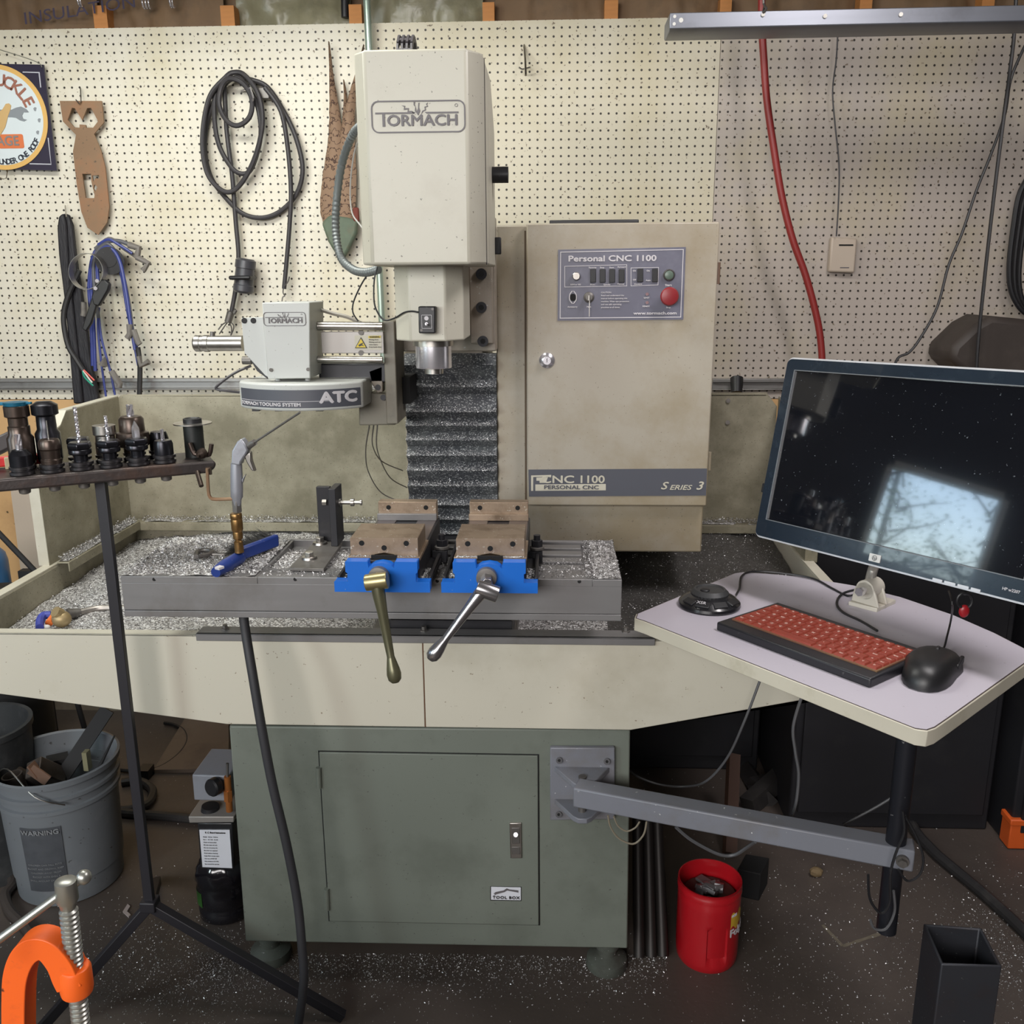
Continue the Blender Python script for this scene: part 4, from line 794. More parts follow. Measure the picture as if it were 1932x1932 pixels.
# workstop
t = thing('work_stop', 'black L-shaped work stop with a screw, bolted to the table left of the vises', 'stop block', PZ(600, 1045, TZ))
bp_ = [PZ(545, 1071, TZ+.007), PZ(611, 1073, TZ+.007), PZ(646, 1024, TZ+.007), PZ(600, 1015, TZ+.007)]
MB().prism([q-V((0, 0, .006)) for q in bp_], (0, 0, .006)).build('base_plate', dsteel, t, bev=.001)
A = PZ(604, 1019, TZ+.007); 
MB().bx(A.x, A.x+.026, A.y-.008, A.y+.004, TZ+.007, P(600, 917, A.y).z).build('back_plate', blacks, t, bev=.001)
B = PZ(640, 1028, TZ+.007)
MB().bx(B.x-.013, B.x, B.y-.01, A.y+.012, TZ+.007, P(636, 914, A.y).z).build('upright', blacks, t, bev=.001)
z = P(650, 957, 1.64).z; yb_ = B.y+.02
MB().lathe((A.x+.012, yb_, z), (1, 0, 0), [(.006, 0), (.006, .008)], n=6).build('screw_head', steel, t); mb = MB().lathe((B.x, yb_, z), (1, 0, 0), [(.008, 0), (.008, .003), (.004, .003), (.004, .022), (.0075, .022), (.0075, .028), (.0035, .028), (.0035, .040), (.0055, .040), (.0055, .043)], n=16)
mb.build('stop_screw', steel, t)
for x, y in ((604, 1026), (584, 1054)): c = PZ(x, y, TZ+.007); MB().lathe(c, (0, 0, 1), [(.014, 0), (.013, .004), (.008, .005), (.008, .006)], n=24).build('washer', steel, t); MB().lathe(c, (0, 0, 1), [(.0085, .006), (.0085, .013)], n=6).build('bolt_head', steel, t, bev=.0005)

# bench brush
t = thing('bench_brush', 'blue-handled bench brush with black bristles lying in the chips', 'brush', PZ(465, 1050, TZ))
nav = pm('navy_plastic', (.012, .035, .19), .4, var=.1, speck=((.3, .3, .35), .1, 100))
a, b, c = PZ(407, 1080, TZ+.012), PZ(452, 1052, TZ+.014), PZ(520, 1026, TZ+.018)
MB().tube([a, a*.6+b*.4, b], [.009, .013, .012], n=12).build('handle', nav, t)
d = (c-b).normalized(); sd = d.cross(V((0, 0, 1))).normalized()
MB().box((b+c)/2+V((0, 0, .006)), (.012, (c-b).length+.01, .024), Matrix((sd, d, V((0, 0, 1)))).transposed()).build('brush_block', nav, t, bev=.004)
mb = MB(); rd = random.Random(4); vs = []; fs = []
for i in range(1400):
    u = rd.random(); p = b*(1-u)+c*u+sd*(-.004)+V((0, 0, rd.uniform(0, .018))); q = p-sd*rd.uniform(.03, .05)+d*rd.gauss(.004, .008)+V((0, 0, rd.gauss(0, .006))); k_ = len(vs); w_ = d*.0007
    vs += [p-w_, p+w_, q]; fs.append((k_, k_+1, k_+2))
mb.add(vs, fs); tag(mb.build('bristles', pm('bristle_black', (.02, .02, .02), .7), t), kind='stuff')
mb = MB(); f = PZ(414, 1071, TZ+.022); MB().box(f, (.011, .011, .004), Matrix((sd, d, V((0, 0, 1)))).transposed()).build('handle_mark', ink, t)
t = thing('spring_clip', 'small dark metal clip half buried in chips left of the brush', 'clip', PZ(388, 1048, TZ))
MB().tube([PZ(x, y, TZ+.010) for x, y in ((370, 1050), (372, 1042), (385, 1038), (400, 1040), (395, 1046), (375, 1050))], .0045, n=8).build('clip_loop', dsteel, t)
MB().tube([PZ(x, y, TZ+.009) for x, y in ((380, 1050), (400, 1046), (425, 1046), (436, 1040))], .0035, n=8).build('clip_arm', dsteel, t)

# chips on the table
mb = MB(); bed(mb, TXa+.004, -.51, Ya+.002, Yb-.012, TZ+.0015, .0035, .008, lambda x, y: .004*(y-Ya)/.24); bed(mb, -.503, -.37, 1.537, 1.66, TZ-.007, .003, .008); bed(mb, .073, TXb-.002, Ya+.002, Yb-.012, TZ+.001, .002, .008); bed(mb, -.50, .07, Ya+.03, 1.534, TZ-.0005, .0012, .01)
def ft(r):
    k_ = r.random()
    if k_ < .5: return (r.uniform(TXa+.002, -.505), r.uniform(Ya+.001, Yb-.01), TZ+.005+r.uniform(0, .003))
    if k_ < .62: return (r.uniform(-.50, -.37), r.uniform(1.54, 1.66), TZ-.004+r.uniform(0, .003))
    if k_ < .8: return (r.uniform(.06, TXb-.001), r.uniform(Ya+.001, Yb-.01), TZ+.003+r.uniform(0, .002))
    return (r.uniform(-.5, .07), min(1.71, r.uniform(Ya+.004, 1.6)), TZ+.0015)
flakes(mb, 11000, ft, .001, .003, seed=11); tag(mb.build('metal_chips', cm), 'thick layer of metal chips on the milling table top', 'metal chips', kind='stuff')

# ------------------------------------------------------------------ tool changer
t = thing('tool_changer', 'grey automatic tool changer with curved carousel left of the spindle', 'tool changer', P(560, 775, 1.86))
def pb(px0, px1, y0, y1, Y, d): return MB().bx(P(px0, y0, Y).x, P(px1, y0, Y).x, Y, Y+d, P(px0, y1, Y).z, P(px0, y0, Y).z)
mb = MB().prism([P(494, 571, 1.78), P(584, 570, 1.78), P(585, 714, 1.78), P(505, 715, 1.78)], (0, .11, 0)); mb.build('housing', cream2, t, bev=.002)
logo(t, 537, 602, 80, 1.779, 'logo')
for x, y in ((511, 698), (581, 697)): MB().cyl(P(x, y, 1.78), P(x, y, 1.776), .0035).build('housing_screw', dsteel, t)
ppx(MB(), ((455, 600), (496, 598), (508, 713), (500, 708), (461, 666)), 1.79, .012).build('side_plate', cream2, t, bev=.001)
for x in (461, 478): MB().cyl(P(x, 605, 1.80), P(x, 605, 1.788), .0055, n=16).build('plate_knob', black, t)
mb = MB(); mb.lathe(P(367, 648, 1.85), (1, 0, 0), [(.014, 0), (.0165, .003), (.0165, .013), (.0155, .014), (.0155, .020), (.017, .021), (.017, .030), (.0155, .031), (.0155, .1)], n=32); mb.build('air_cylinder', steel, t)
MB().cyl(P(401, 634, 1.85), P(401, 626, 1.85), .005).build('port_fitting', dsteel, t)
MB().cyl(P(458, 680, 1.84), P(475, 680, 1.84), .008).build('lower_cylinder', dsteel, t); ppx(MB(), ((470, 675), (485, 700), (505, 715), (500, 700)), 1.83, .02).build('dark_bracket', blacks, t)
for y, r in ((615, .0088), (678, .0068)): MB().cyl(P(600, y, 1.84), P(722, y+1, 1.84), r, n=20).build('guide_rod', steel, t)
mb = pb(605, 723, 626, 667, 1.845, .012); mb.build('cross_plate', pm('dirty_aluminium', (.34, .32, .30), .45, metal=.4, dirt=((.18, .14, .1), .3, 12)), t, bev=.001)
pb(600, 745, 686, 722, 1.87, .04).build('carriage', blacks, t, bev=.003)
for y in (627, 666): MB().cyl(P(681, y, 1.8445), P(681, y, 1.842), .0055, n=20).build('plate_screw', dsteel, t)
st = ppx(MB(), ((669, 633), (720, 632), (720, 660), (669, 660)), 1.8438, .0008).build('warning_label', pm('sticker_cream', (.50, .47, .38), .5), t)
mb = MB(); plpx(mb, [[(681, 636), (693, 657), (669.5, 657)]], 1.8428, .0005); mb.build('warning_triangle', pm('sign_black', (.02, .02, .02), .5), st)
mb = MB(); plpx(mb, [[(681, 639), (690.5, 655.5), (671.5, 655.5)]], 1.8422, .0005); ppx(mb, ((695, 634), (718, 633.5), (718, 637.5), (695, 638)), 1.8422, .0005); mb.build('yellow_field', pm('warning_yellow', (.62, .46, .03), .5), st)
mb = MB(); plpx(mb, [[(676, 651), (681, 648), (686, 646), (683, 650), (687, 653), (682, 652), (678, 654)]], 1.8415, .0004)
mb.text('WARNING', .0042, front(P(706.5, 635.8, 1.8416)), bold=.0001)
for i, s_ in enumerate(('Moving Parts.', 'Moving tool can', 'cause injury.', 'Keep hands clear.')): mb.text(s_, .0036, front(P(696, 641+i*4.6, 1.8428)), align='LEFT')
mb.build('warning_text', pm('sign_black', (.02,)*3), st)
oil = pm('oily_grey_plate', (.17, .155, .12), .5, var=.2, vs=10, dirt=((.07, .065, .05), .4, 14))
mb = MB().bx(P(723, 640, 1.86).x, P(745, 640, 1.86).x, 1.86, 1.97, P(740, 800, 1.86).z, P(740, 606, 1.86).z); mb.build('mounting_post', oil, t, bev=.002)
oil = pm('oily_grey_plate', (.15, .15, .115), .5, var=.2, vs=10, dirt=((.07, .065, .05), .4, 14))
ppx(MB(), ((677, 757), (700, 740), (745, 745), (747, 802), (677, 803)), 1.875, .07).build('base_block', oil, t, bev=.003)
ppx(MB(), ((695, 700), (722, 690), (722, 740), (712, 742), (700, 722)), 1.87, .03).build('web_plate', casting, t, bev=.002)
for x, y in ((713, 731), (723, 750)): MB().cyl(P(x, y, 1.873), P(x, y, 1.868), .006, n=16).build('cap_screw', blacks, t)
MB().bx(P(745, 760, 1.9).x, P(770, 760, 1.9).x, 1.93, 2.03, P(750, 762, 1.93).z, P(750, 712, 1.93).z).build('column_bracket', dark, t)
# carousel
R = .165; xl, xc = P(453, 745, 1.80).x, P(683, 745, 1.79).x; cc = V(((xl+xc)/2, 1.745+R, 0)); amax = math.asin((xc-xl)/2/R); zt3 = P(567, 724, 1.748).z; zb3 = P(567, 776, 1.746).z
mb = MB(); plan = [V((xl-.004, 1.815, 0))]
for i in range(25): a = -amax+2*amax*i/24; plan.append(V((cc.x+R*math.sin(a), cc.y-R*math.cos(a), 0)))
plan += [V((xc+.002, 1.87, 0)), V((xc-.01, 1.95, 0)), V((cc.x-.04, 1.97, 0)), V((xl+.01, 1.90, 0))]
mb.hexa([V((p.x, p.y, zb3)) for p in plan], [V((p.x, p.y, zt3)) for p in plan]); mb.build('carousel', cream2, t, bev=.004, ang=30)
def wrap(a0, z0, r=R+.0008, sx=1.):
    def f_(u, v, w_): a = a0+u*sx/r; return V((cc.x+(r+w_)*math.sin(a), cc.y-(r+w_)*math.cos(a), z0+v))
    return f_
mb = MB(); zb4, zt4 = zb3+.006, zt3-.012
n = 40; vs = []
for i in range(n+1):
    a = -amax+.05+(2*amax-.09)*i/n
    for r, z_ in ((R+.0004, zb4), (R+.0004, zt4), (R+.0010, zt4), (R+.0010, zb4)): vs.append(V((cc.x+r*math.sin(a), cc.y-r*math.cos(a), z_)))
mb.add(vs, [(i*4+j, i*4+(j+1) % 4, (i+1)*4+(j+1) % 4, (i+1)*4+j) for i in range(n) for j in range(4)]); bd = mb.build('carousel_band', band_m, t)
mb = MB().text('ATC', .029, None, wide=1, bold=.0014, align='RIGHT', warp=wrap(amax-.09, (zb4+zt4)/2+.001, R+.0012, 1.32))
mb.text('TORMACH TOOLING SYSTEM', .0088, None, bold=.0004, align='LEFT', warp=wrap(-amax+.06, zb4+.0065, R+.0012, 1.22))
n = 24; vs = []
for i in range(n+1):
    a = -amax+.055+(amax*1.45)*i/n
    for r, z_ in ((R+.0012, zb4+.0125), (R+.0012, zb4+.0133), (R+.0016, zb4+.0133), (R+.0016, zb4+.0125)): vs.append(V((cc.x+r*math.sin(a), cc.y-r*math.cos(a), z_)))
mb.add(vs, [(i*4+j, i*4+(j+1) % 4, (i+1)*4+(j+1) % 4, (i+1)*4+j) for i in range(n) for j in range(4)])
mb.build('band_text', ink, t)
for x in (485, 528, 605): c = P(x, 775, 1.80); MB().box(V((c.x, 1.80, zb3-.003)), (.014, .02, .006)).build('tool_fork', black, t)
for x in (525, 581): MB().cyl(P(x, 712, 1.81), P(x, 722, 1.81), .0055).build('standoff', cream2, t)
wire(PL(((474, 690), (450, 700), (430, 712), (410, 728), (409, 734), (425, 737), (452, 740)), [1.84, 1.83, 1.82, 1.81, 1.81, 1.81, 1.82]), .0028, 'air_line', pm('grey_cable', (.06, .055, .06), .5), 'thin grey air line looping to the left of the tool changer', 'hose')
wire(PL(((606, 585), (630, 592), (655, 598), (682, 610)), 1.87), .004, 'cable_sleeve', pm('pale_sleeve', (.30, .28, .24), .5), 'pale cable sleeve running behind the tool changer housing', 'cable')
for px, lab in ((((697, 803), (690, 850), (695, 890), (720, 930), (762, 948)), 'left'), (((705, 803), (703, 840), (720, 870), (760, 888)), 'middle'), (((712, 803), (712, 850), (735, 900), (768, 920)), 'right')):
    wire(PL(px, [1.93, 2.15, 2.30, 2.36, 2.38]if len(px) == 5 else [1.93, 2.15, 2.32, 2.38]), .0016, 'hanging_wire', dsteel, 'thin dusty wire drooping below the tool changer, %s of the three' % lab, 'wire', 'wires below the tool changer')

# ------------------------------------------------------------------ coolant nozzle in the tray
t = thing('coolant_nozzle', 'blue and orange coolant nozzle with brass valve lying in the tray chips', 'nozzle', PZ(115, 1180, .78))
cn_ = lambda x, y, z=.785: PZ(x, y, z)
mb = MB().tube([cn_(152, 1155), cn_(185, 1148), cn_(225, 1147), cn_(260, 1148)], [.0075, .007, .0065, .0065], n=10); mb.build('flex_pipe', pm('ribbed_metal_pipe', (.24, .22, .20), .4, metal=.6, var=.3, vs=60), t)
MB().tube([cn_(128, 1160), cn_(142, 1157), cn_(153, 1155)], [.014, .011, .008], n=12, sm=3).build('pipe_fitting', dsteel, t)
vc = cn_(116, 1168, .79); MB().ell(vc, (.020, .018, .018), n=14, k=9).cyl(vc+V((0, 0, .01)), vc+V((-.006, -.01, .02)), .012, n=8).build('valve', pm('brass_dirty', (.36, .27, .14), .5, metal=.5, dirt=((.18, .12, .07), .3, 40)), t)
MB().cyl(cn_(103, 1163, .79), cn_(92, 1176, .785), .009, .008, n=10).build('orange_nut', pm('orange_plastic', (.7, .16, .03), .5), t)
MB().tube([cn_(96, 1160, .79), cn_(82, 1162, .79), cn_(76, 1172, .785), cn_(75, 1184, .785)], [.008, .009, .009, .008], n=10).build('segmented_hose', pm('loc_blue', (.04, .055, .30), .5, var=.2, vs=60), t)
MB().ell(cn_(88, 1183, .782), (.008, .006, .005)).build('nozzle_tip', white, t)

# ------------------------------------------------------------------ tool stand with holders
stand_m = pm('stand_black', (.016, .015, .019), .5, var=.2)
shelf_m = pm('oily_brown_steel', (.060, .050, .048), .45, metal=.5, var=.3, vs=8, dirt=((.10, .05, .03), .3, 16), bump=.2, bs=80)
t = thing('tool_stand', 'black tripod stand carrying an oily steel shelf of tool holders', 'stand', PZ(300, 1900, 0))
Ysh = 1.50; Zt = P(190, 889, Ysh).z
e0, e1 = PZ(-60, 909, Zt), PZ(408, 869, Zt); sdv = (e1-e0).normalized(); bk = V((-sdv.y, sdv.x, 0)); SD = .115
Rm = Matrix((sdv, bk, V((0, 0, 1)))).transposed(); L = (e1-e0).length; th = .022
pr = [(-.0, 0), (L-.006, 0), (L, -.004), (L-.002, -th*.6), (L-.014, -th), (0, -th)]
mb = MB().prism([e0+sdv*a+V((0, 0, z)) for a, z in pr], bk*SD); mb.build('shelf', shelf_m, t, bev=.004)
ptop = P(190, 905, 1.535); hub = P(283, 1705, 1.535)
pw = .0135; u_ = V((1, 0, 0)); 
def sqtube(a, b, w_, h_=None, up=V((0, 1, 0))):
    a, b = V(a), V(b); d = (b-a); L_ = d.length; d.normalize(); s_ = d.cross(up).normalized(); q = s_.cross(d)
    return MB().box((a+b)/2, (w_, L_, h_ or w_), Matrix((s_, d, q)).transposed())
sqtube(V((ptop.x, ptop.y, Zt-th)), hub, .0185, .012).build('pole', stand_m, t, bev=.001)
for a in (PZ(648, 1918, .008), PZ(60, 1960, .008), PZ(296, 1662, .008)): sqtube(hub+V((0, 0, -.002)), a, .019, .019, V((0, 0, 1))).build('leg', stand_m, t, bev=.0012)
MB().box(hub, (.03, .03, .022)).build('hub', stand_m, t, bev=.002)
def sh(px, back): # point on the shelf top: foot seen at pixel column px on the front row, moved back
    q = None; y0 = 909+(869-909)*(px+60)/468.; p = PZ(px, y0, Zt); return p+bk*back
flange_m = pm('worn_flange', (.10, .095, .10), .28, metal=.85, var=.4, vs=40)
def holder(px, back, lab, prof, mt, tool=None, cat='tool holder', extra=None):
    c = sh(px, back); t = thing('tool_holder', lab, cat, c, 'tool holders on the steel shelf')
    MB().lathe(c, (0, 0, 1), [(.0175, .0), (.0195, .0015), (.0195, .006), (.0165, .0072), (.0165, .009), (.0195, .0102), (.0195, .0145), (.016, .0155)], n=32).build('flange', flange_m, t)
    if prof is nut:
        MB().lathe(c+V((0, 0, .0145)), (0, 0, 1), prof[:2], n=32).build('body', mt, t, bev=.0006)
        MB().lathe(c+V((0, 0, .0145)), (0, 0, 1), [(.017, .0125), (.0185, .014), (.0185, .021), (.0178, .022)], n=32).lathe(c+V((0, 0, .0145)), (0, 0, 1), [(.0188, .0222), (.0200, .024), (.0200, .030), (.0180, .0335)], n=6).lathe(c+V((0, 0, .0145)), (0, 0, 1), [(.0155, .0337), (.010, .034), (.009, .032)], n=24).build('collet_nut', mt, t, bev=.0010)
    else: MB().lathe(c+V((0, 0, .0145)), (0, 0, 1), prof, n=32).build('body', mt, t, bev=.0006)
    MB().lathe(c+V((0, 0, -th)), (0, 0, -1), [(.010, 0), (.009, .009), (.006, .011)], n=16).build('pull_stud', dsteel, t)
    if tool:
        r, z0, z1, kind = tool; mb = MB()
        if kind == 'drill':
            n_ = 60
            for k_ in range(2):
                pts = [c+V((math.cos(i*.55+k_*math.pi)*r*.45, math.sin(i*.55+k_*math.pi)*r*.45, z0+(z1-z0)*i/n_)) for i in range(n_+1)]; mb.tube(pts, [r*.62]*n_+[r*.15], n=6, sm=1)
        elif kind == 'mill':
            mb.cyl(c+V((0, 0, z0)), c+V((0, 0, z1-.018)), r, n=16)
            for k_ in range(4):
                pts = [c+V((math.cos(i*.2+k_*1.57)*r*.6, math.sin(i*.2+k_*1.57)*r*.6, z1-.02+.02*i/8)) for i in range(9)]; mb.tube(pts, r*.42, n=5, sm=1)
        elif kind == 'spot': mb.lathe(c, (0, 0, 1), [(r, z0), (r*1.0, (z0+z1)/2), (r*.9, z1-.012), (.0008, z1)], n=3)
        elif kind == 'probe': mb.cyl(c+V((0, 0, z0)), c+V((0, 0, z1)), r, r*.7)
        mb.build('cutter', chrome if kind != 'probe' else steel, t)
    if extra: extra(c, t)
    return t
F_, B_ = .024, .078
brown = pm('oily_brown_iron', (.075, .055, .045), .32, metal=.7, var=.3, vs=30)
nut = [(.0115, 0), (.0115, .012), (.0175, .013), (.0185, .016), (.0185, .028), (.0165, .033), (.009, .034)]
holder(42, F_, 'plain black end mill holder with a silver shank, leftmost of the front row', [(.0175, 0), (.0175, .019), (.011, .028), (.006, .029)], 0 or oxide, (.0055, .03, .068, 'mill'))
holder(100, F_, 'worn brownish tool holder with a thin probe tip, second in the front row', [(.0165, 0), (.0165, .008), (.0150, .009), (.0155, .024), (.0175, .026), (.0175, .036), (.015, .042), (.006, .043)], brown, (.0013, .055, .088, 'probe'))
holder(156, F_, 'black collet holder with the long twist drill, third in the front row', nut, oxide, (.0032, .045, .108, 'drill'))
holder(211, F_, 'black collet holder with a short bright drill, fourth in the front row', nut, oxide, (.0028, .045, .090, 'drill'))
holder(264, F_, 'black collet holder with a pointed dark spotting cutter, fifth in the front row', nut, oxide, (.0075, .045, .078, 'spot'))
holder(314, F_, 'smooth round black holder with a small bright end mill, rightmost of the front row', [(.0165, 0), (.0165, .020), (.0145, .026), (.006, .027)], oxide, (.0035, .04, .060, 'mill'))
def tealcap(c, t):
    MB().lathe(c+V((0, 0, .110)), (0, 0, 1), [(.019, 0), (.0195, .006), (.012, .007)], n=24).build('teal_wrench_ring', teal, t)
    MB().box(c+V((-.045, 0, .113)), (.06, .011, .005)).box(c+V((.022, 0, .114)), (.012, .006, .004)).build('wrench_handle', teal, t, bev=.001)
teal = pm('teal_anodised', (.01, .13, .22), .35, metal=.4, dirt=((.03, .04, .05), .3, 30))
holder(44, B_, 'tall brown tool holder crowned by a teal ring wrench, at the back left', [(.0215, 0), (.0215, .040), (.0175, .046), (.0175, .060), (.0155, .061), (.0155, .075), (.020, .077), (.020, .095), (.012, .096)], brown, None, extra=tealcap)
holder(98, B_, 'tall black tool holder with a large hex nut on top, second at the back', [(.0205, 0), (.0205, .045), (.016, .052), (.0155, .075), (.0215, .078), (.0215, .094), (.012, .100)], oxide)
holder(155, B_, 'black collet holder hidden behind the long twist drill, third at the back', nut, oxide)
holder(208, B_, 'tool holder with a bright silver face mill, fourth at the back', [(.0175, 0), (.0175, .022), (.0165, .023), (.0165, .034), (.0195, .036), (.0195, .052), (.012, .053)], steel)
holder(262, B_, 'large toothed drill chuck holding an end mill, fifth at the back', [(.018, 0), (.018, .008), (.027, .012), (.029, .024), (.028, .036), (.022, .038), (.0215, .060), (.018, .065), (.007, .066)], brown, (.0065, .078, .10, 'mill'))
holder(312, B_, 'low black fly cutter holder, rightmost at the back', [(.017, 0), (.017, .022), (.0135, .034), (.006, .035)], oxide)
c = sh(378, .062); t = thing('black_spool', 'upright black cylinder with a thin metal disc near its top at the shelf end', 'spool', c)
MB().lathe(c, (0, 0, 1), [(.0175, 0), (.0175, .060), (.0165, .061)], n=32).build('barrel', pm('matte_black', (.014, .017, .016), .5), t); MB().lathe(c, (0, 0, 1), [(.034, .0605), (.034, .0625)], n=48).build('disc', steel, t); MB().lathe(c, (0, 0, 1), [(.0165, .0625), (.0165, .070), (.014, .071), (.012, .069)], n=32).build('cap', black, t)
c = sh(381, .018)+V((0, 0, .010)); t = thing('chuck_key', 'dark drill chuck key with toothed end lying at the shelf end', 'chuck key', c-V((0, 0, .01)))
mb = MB().lathe(c+V((0, -.012, 0)), (.15, .85, .1), [(.003, 0), (.003, .004), (.008, .008), (.010, .018), (.006, .022)], n=12); mb.build('toothed_end', brown, t)
MB().tube([c+V((-.021, .01, .020)), c+V((-.014, .01, .0)), c+V((0, .012, .0)), c+V((.013, .01, -.002)), c+V((.019, .010, .018))], .0042, n=10, sm=3).build('cross_arm', brown, t)
t = thing('red_handled_tool', 'red-handled tool lying on the back of the shelf at the left', 'hand tool', sh(20, .10))
a, b = sh(-30, .10)+V((0, 0, .012)), sh(78, .100)+V((0, 0, .012)); mb = sqtube(a, b, .010, .018, V((0, 0, 1))); mb.build('red_handle', pm('bright_red', (.55, .03, .03), .4), t, bev=.003)
sqtube(sh(6, .093)+V((0, 0, .010)), sh(20, .093)+V((0, 0, .010)), .012, .02, V((0, 0, 1))).build('brass_band', pm('pale_brass', (.42, .36, .22), .4), t, bev=.001)
o = sqtube(P(-45, 862, 1.62), P(24, 828, 1.68), .03, .024).build('iron_arm', pm('dark_iron_arm', (.045, .038, .04), .5), None, bev=.004); tag(o, 'dark iron arm sticking in from the left edge above the shelf', 'arm')
t = thing('hook_rod', 'rusty bent rod hook under the right end of the tool shelf', 'hook', P(420, 941, 1.55))
MB().tube([P(391, 884, 1.57), P(393, 925, 1.57), P(397, 939, 1.57), P(408, 942, 1.565), P(440, 941, 1.56)], .0032, n=8, sm=2).build('rod', rust, t); MB().box(P(394, 888, 1.575), (.009, .006, .014)).build('clip', brown, t)
tag(MB().cyl(P(372, 890, 1.58), P(380, 917, 1.56), .0042).build('short_pin', brown), 'short dark pin sticking down below the shelf near the hook rod', 'pin')

# ------------------------------------------------------------------ air blow gun and hose
Yg = 1.54
t = thing('air_blow_gun', 'silver air blow gun with long nozzle hanging on the hook rod', 'air gun', P(445, 1048, Yg))
sil = pm('painted_silver', (.36, .37, .41), .35, metal=.5, var=.08, dirt=((.2, .19, .18), .2, 30))
ppx(MB(), ((436, 872), (437, 851), (447, 833), (455, 828), (462, 838), (468, 850), (462, 860), (454, 872), (453, 878), (447, 878), (434, 876)), Yg-.011, .022).build('gun_head', sil, t, bev=.003)
mb = MB().lathe(P(446, 874, Yg), P(447, 942, Yg)-P(446, 874, Yg), [(.0095, 0), (.0105, .02), (.0108, .050), (.0105, .060), (.008, .064), (.0075, .075)], n=20); mb.build('grip', sil, t)
ppx(MB(), ((460, 860), (472, 852), (474, 870), (481, 890), (474, 888), (466, 875), (462, 866)), Yg-.006, .012).build('trigger', steel, t, bev=.002)
ppx(MB(), ((456, 905), (463, 895), (460, 902), (457, 912)), Yg-.004, .008).build('finger_rest', sil, t, bev=.001)
MB().cyl(P(466, 843, Yg), P(481, 834, Yg-.01), .0065, .005).cyl(P(481, 834, Yg-.01), P(566, 778, Yg-.06), .0019).build('nozzle', dsteel, t)
mb = MB().lathe(P(446, 944, Yg), V((0.01, 0, -1)), [(.0085, 0), (.0085, .021)], n=6); mb.build('hex_coupling', dsteel, t, bev=.0008)
mb = MB().lathe(P(445, 968, Yg), V((0.01, 0, -1)), [(.009, 0), (.0102, .002), (.0102, .010), (.0096, .011), (.0102, .013), (.0102, .030), (.008, .034), (.0085, .036), (.0085, .046), (.006, .048), (.006, .050), (.0078, .052), (.0078, .060), (.0082, .064), (.0078, .068), (.0082, .072)], n=24); mb.build('brass_coupling', brass, t)
wire([P(445, 1046, Yg), P(448, 1075, Yg), P(454, 1120, 1.53), P(463, 1190, 1.52), P(477, 1275, 1.50), P(494, 1375, 1.49), P(514, 1480, 1.49), P(540, 1590, 1.49), P(561, 1700, 1.49), P(570, 1790, 1.48), P(573, 1850, 1.47), P(564, 1925, 1.46), PZ(545, 2010, .012), PZ(480, 2090, .012)], .0085, 'air_hose', pm('matte_hose', (.030, .030, .034), .6, var=.15), 'black rubber air hose hanging from the blow gun to the floor', 'hose', n=12)

# ------------------------------------------------------------------ desk on a swing arm
DZ = .88
lam = pm('lilac_laminate', (.46, .43, .485), .4, var=.03, speck=((.25, .23, .25), .06, 90)); edge = pm('cream_edge_band', (.52, .49, .40), .45, var=.08, vs=10, dirt=((.25, .22, .13), .25, 12))
dpx = [(1197, 1166), (1200, 1158), (1385, 1081), (1400, 1079), (1500, 1086), (1610, 1104), (1700, 1126), (1800, 1160), (1880, 1195), (1932, 1222), (1958, 1237), (1790, 1357), (1765, 1374), (1750, 1379), (1728, 1376), (1215, 1172)]
t = thing('swing_arm_desk', 'small lilac desk on a steel pole and grey swing arm', 'desk', (.45, 1.45, .36))
top = [PZ(x, y, DZ) for x, y in dpx]; cen = sum(top, V())/len(top)
MB().prism([q-V((0, 0, .024)) for q in top], (0, 0, .0235)).build('desktop', edge, t, bev=.001)
MB().prism([q+(cen-q).normalized()*.004-V((0, 0, .003)) for q in top], (0, 0, .0036)).build('laminate_top', lam, t)
MB().prism([q+(cen-q).normalized()*.0022-V((0, 0, .003)) for q in top], (0, 0, .0031)).build('edge_line', pm('line_brown', (.05, .035, .03), .6), t)
arm_m = pm('grey_arm_paint', (.18, .187, .215), .4, var=.08, dirt=((.14, .12, .10), .35, 8), speck=((.6, .6, .6), .05, 90))
aw = .040; zt_a = P(1081, 1487, 1.535).z; A0 = P(1081, 1487, 1.535); A1 = PZ(1727, 1607, zt_a); ad = (A1-A0).normalized(); ab = V((-ad.y, ad.x, 0))
Rm = Matrix((ad, ab, V((0, 0, 1)))).transposed()
MB().box((A0+A1)/2+ab*aw/2-V((0, 0, aw/2)), ((A1-A0).length, aw, aw), Rm).build('swing_arm', arm_m, t, bev=.003)
pc = PZ(1690, 1585, zt_a); pc = A0+ad*((pc-A0).dot(ad))+ab*aw*.5
ztop = DZ-.024
MB().cyl((pc.x, pc.y, P(1664, 1755, pc.y).z), (pc.x, pc.y, ztop), .0165, n=28).build('pole', pm('pole_black', (.018, .019, .025), .4, metal=.4, speck=((.2, .2, .2), .1, 100)), t)
MB().box((pc.x, pc.y, ztop-.004), (.12, .12, .008)).build('pole_plate', blacks, t)
e = A1-ad*.018-V((0, 0, .020)); MB().cyl(e, e-ab*.006, .0105, n=20).cyl(e-ab*.006, e-ab*.013, .0075, n=6).build('clamp_bolt', dsteel, t)
br = ppx(MB(), ((1038, 1411), (1160, 1411), (1160, 1546), (1038, 1548)), SY-.012, .011).build('bracket_plate', arm_m, t, bev=.002)
for x, y in ((1055, 1435), (1145, 1437), (1054, 1537)): MB().cyl(P(x, y, SY-.012), P(x, y, SY-.019), .0062, n=20).build('bracket_bolt', blacks, t); MB().cyl(P(x, y, SY-.019), P(x, y, SY-.0195), .003, n=6).build('hex_socket', dark, t)
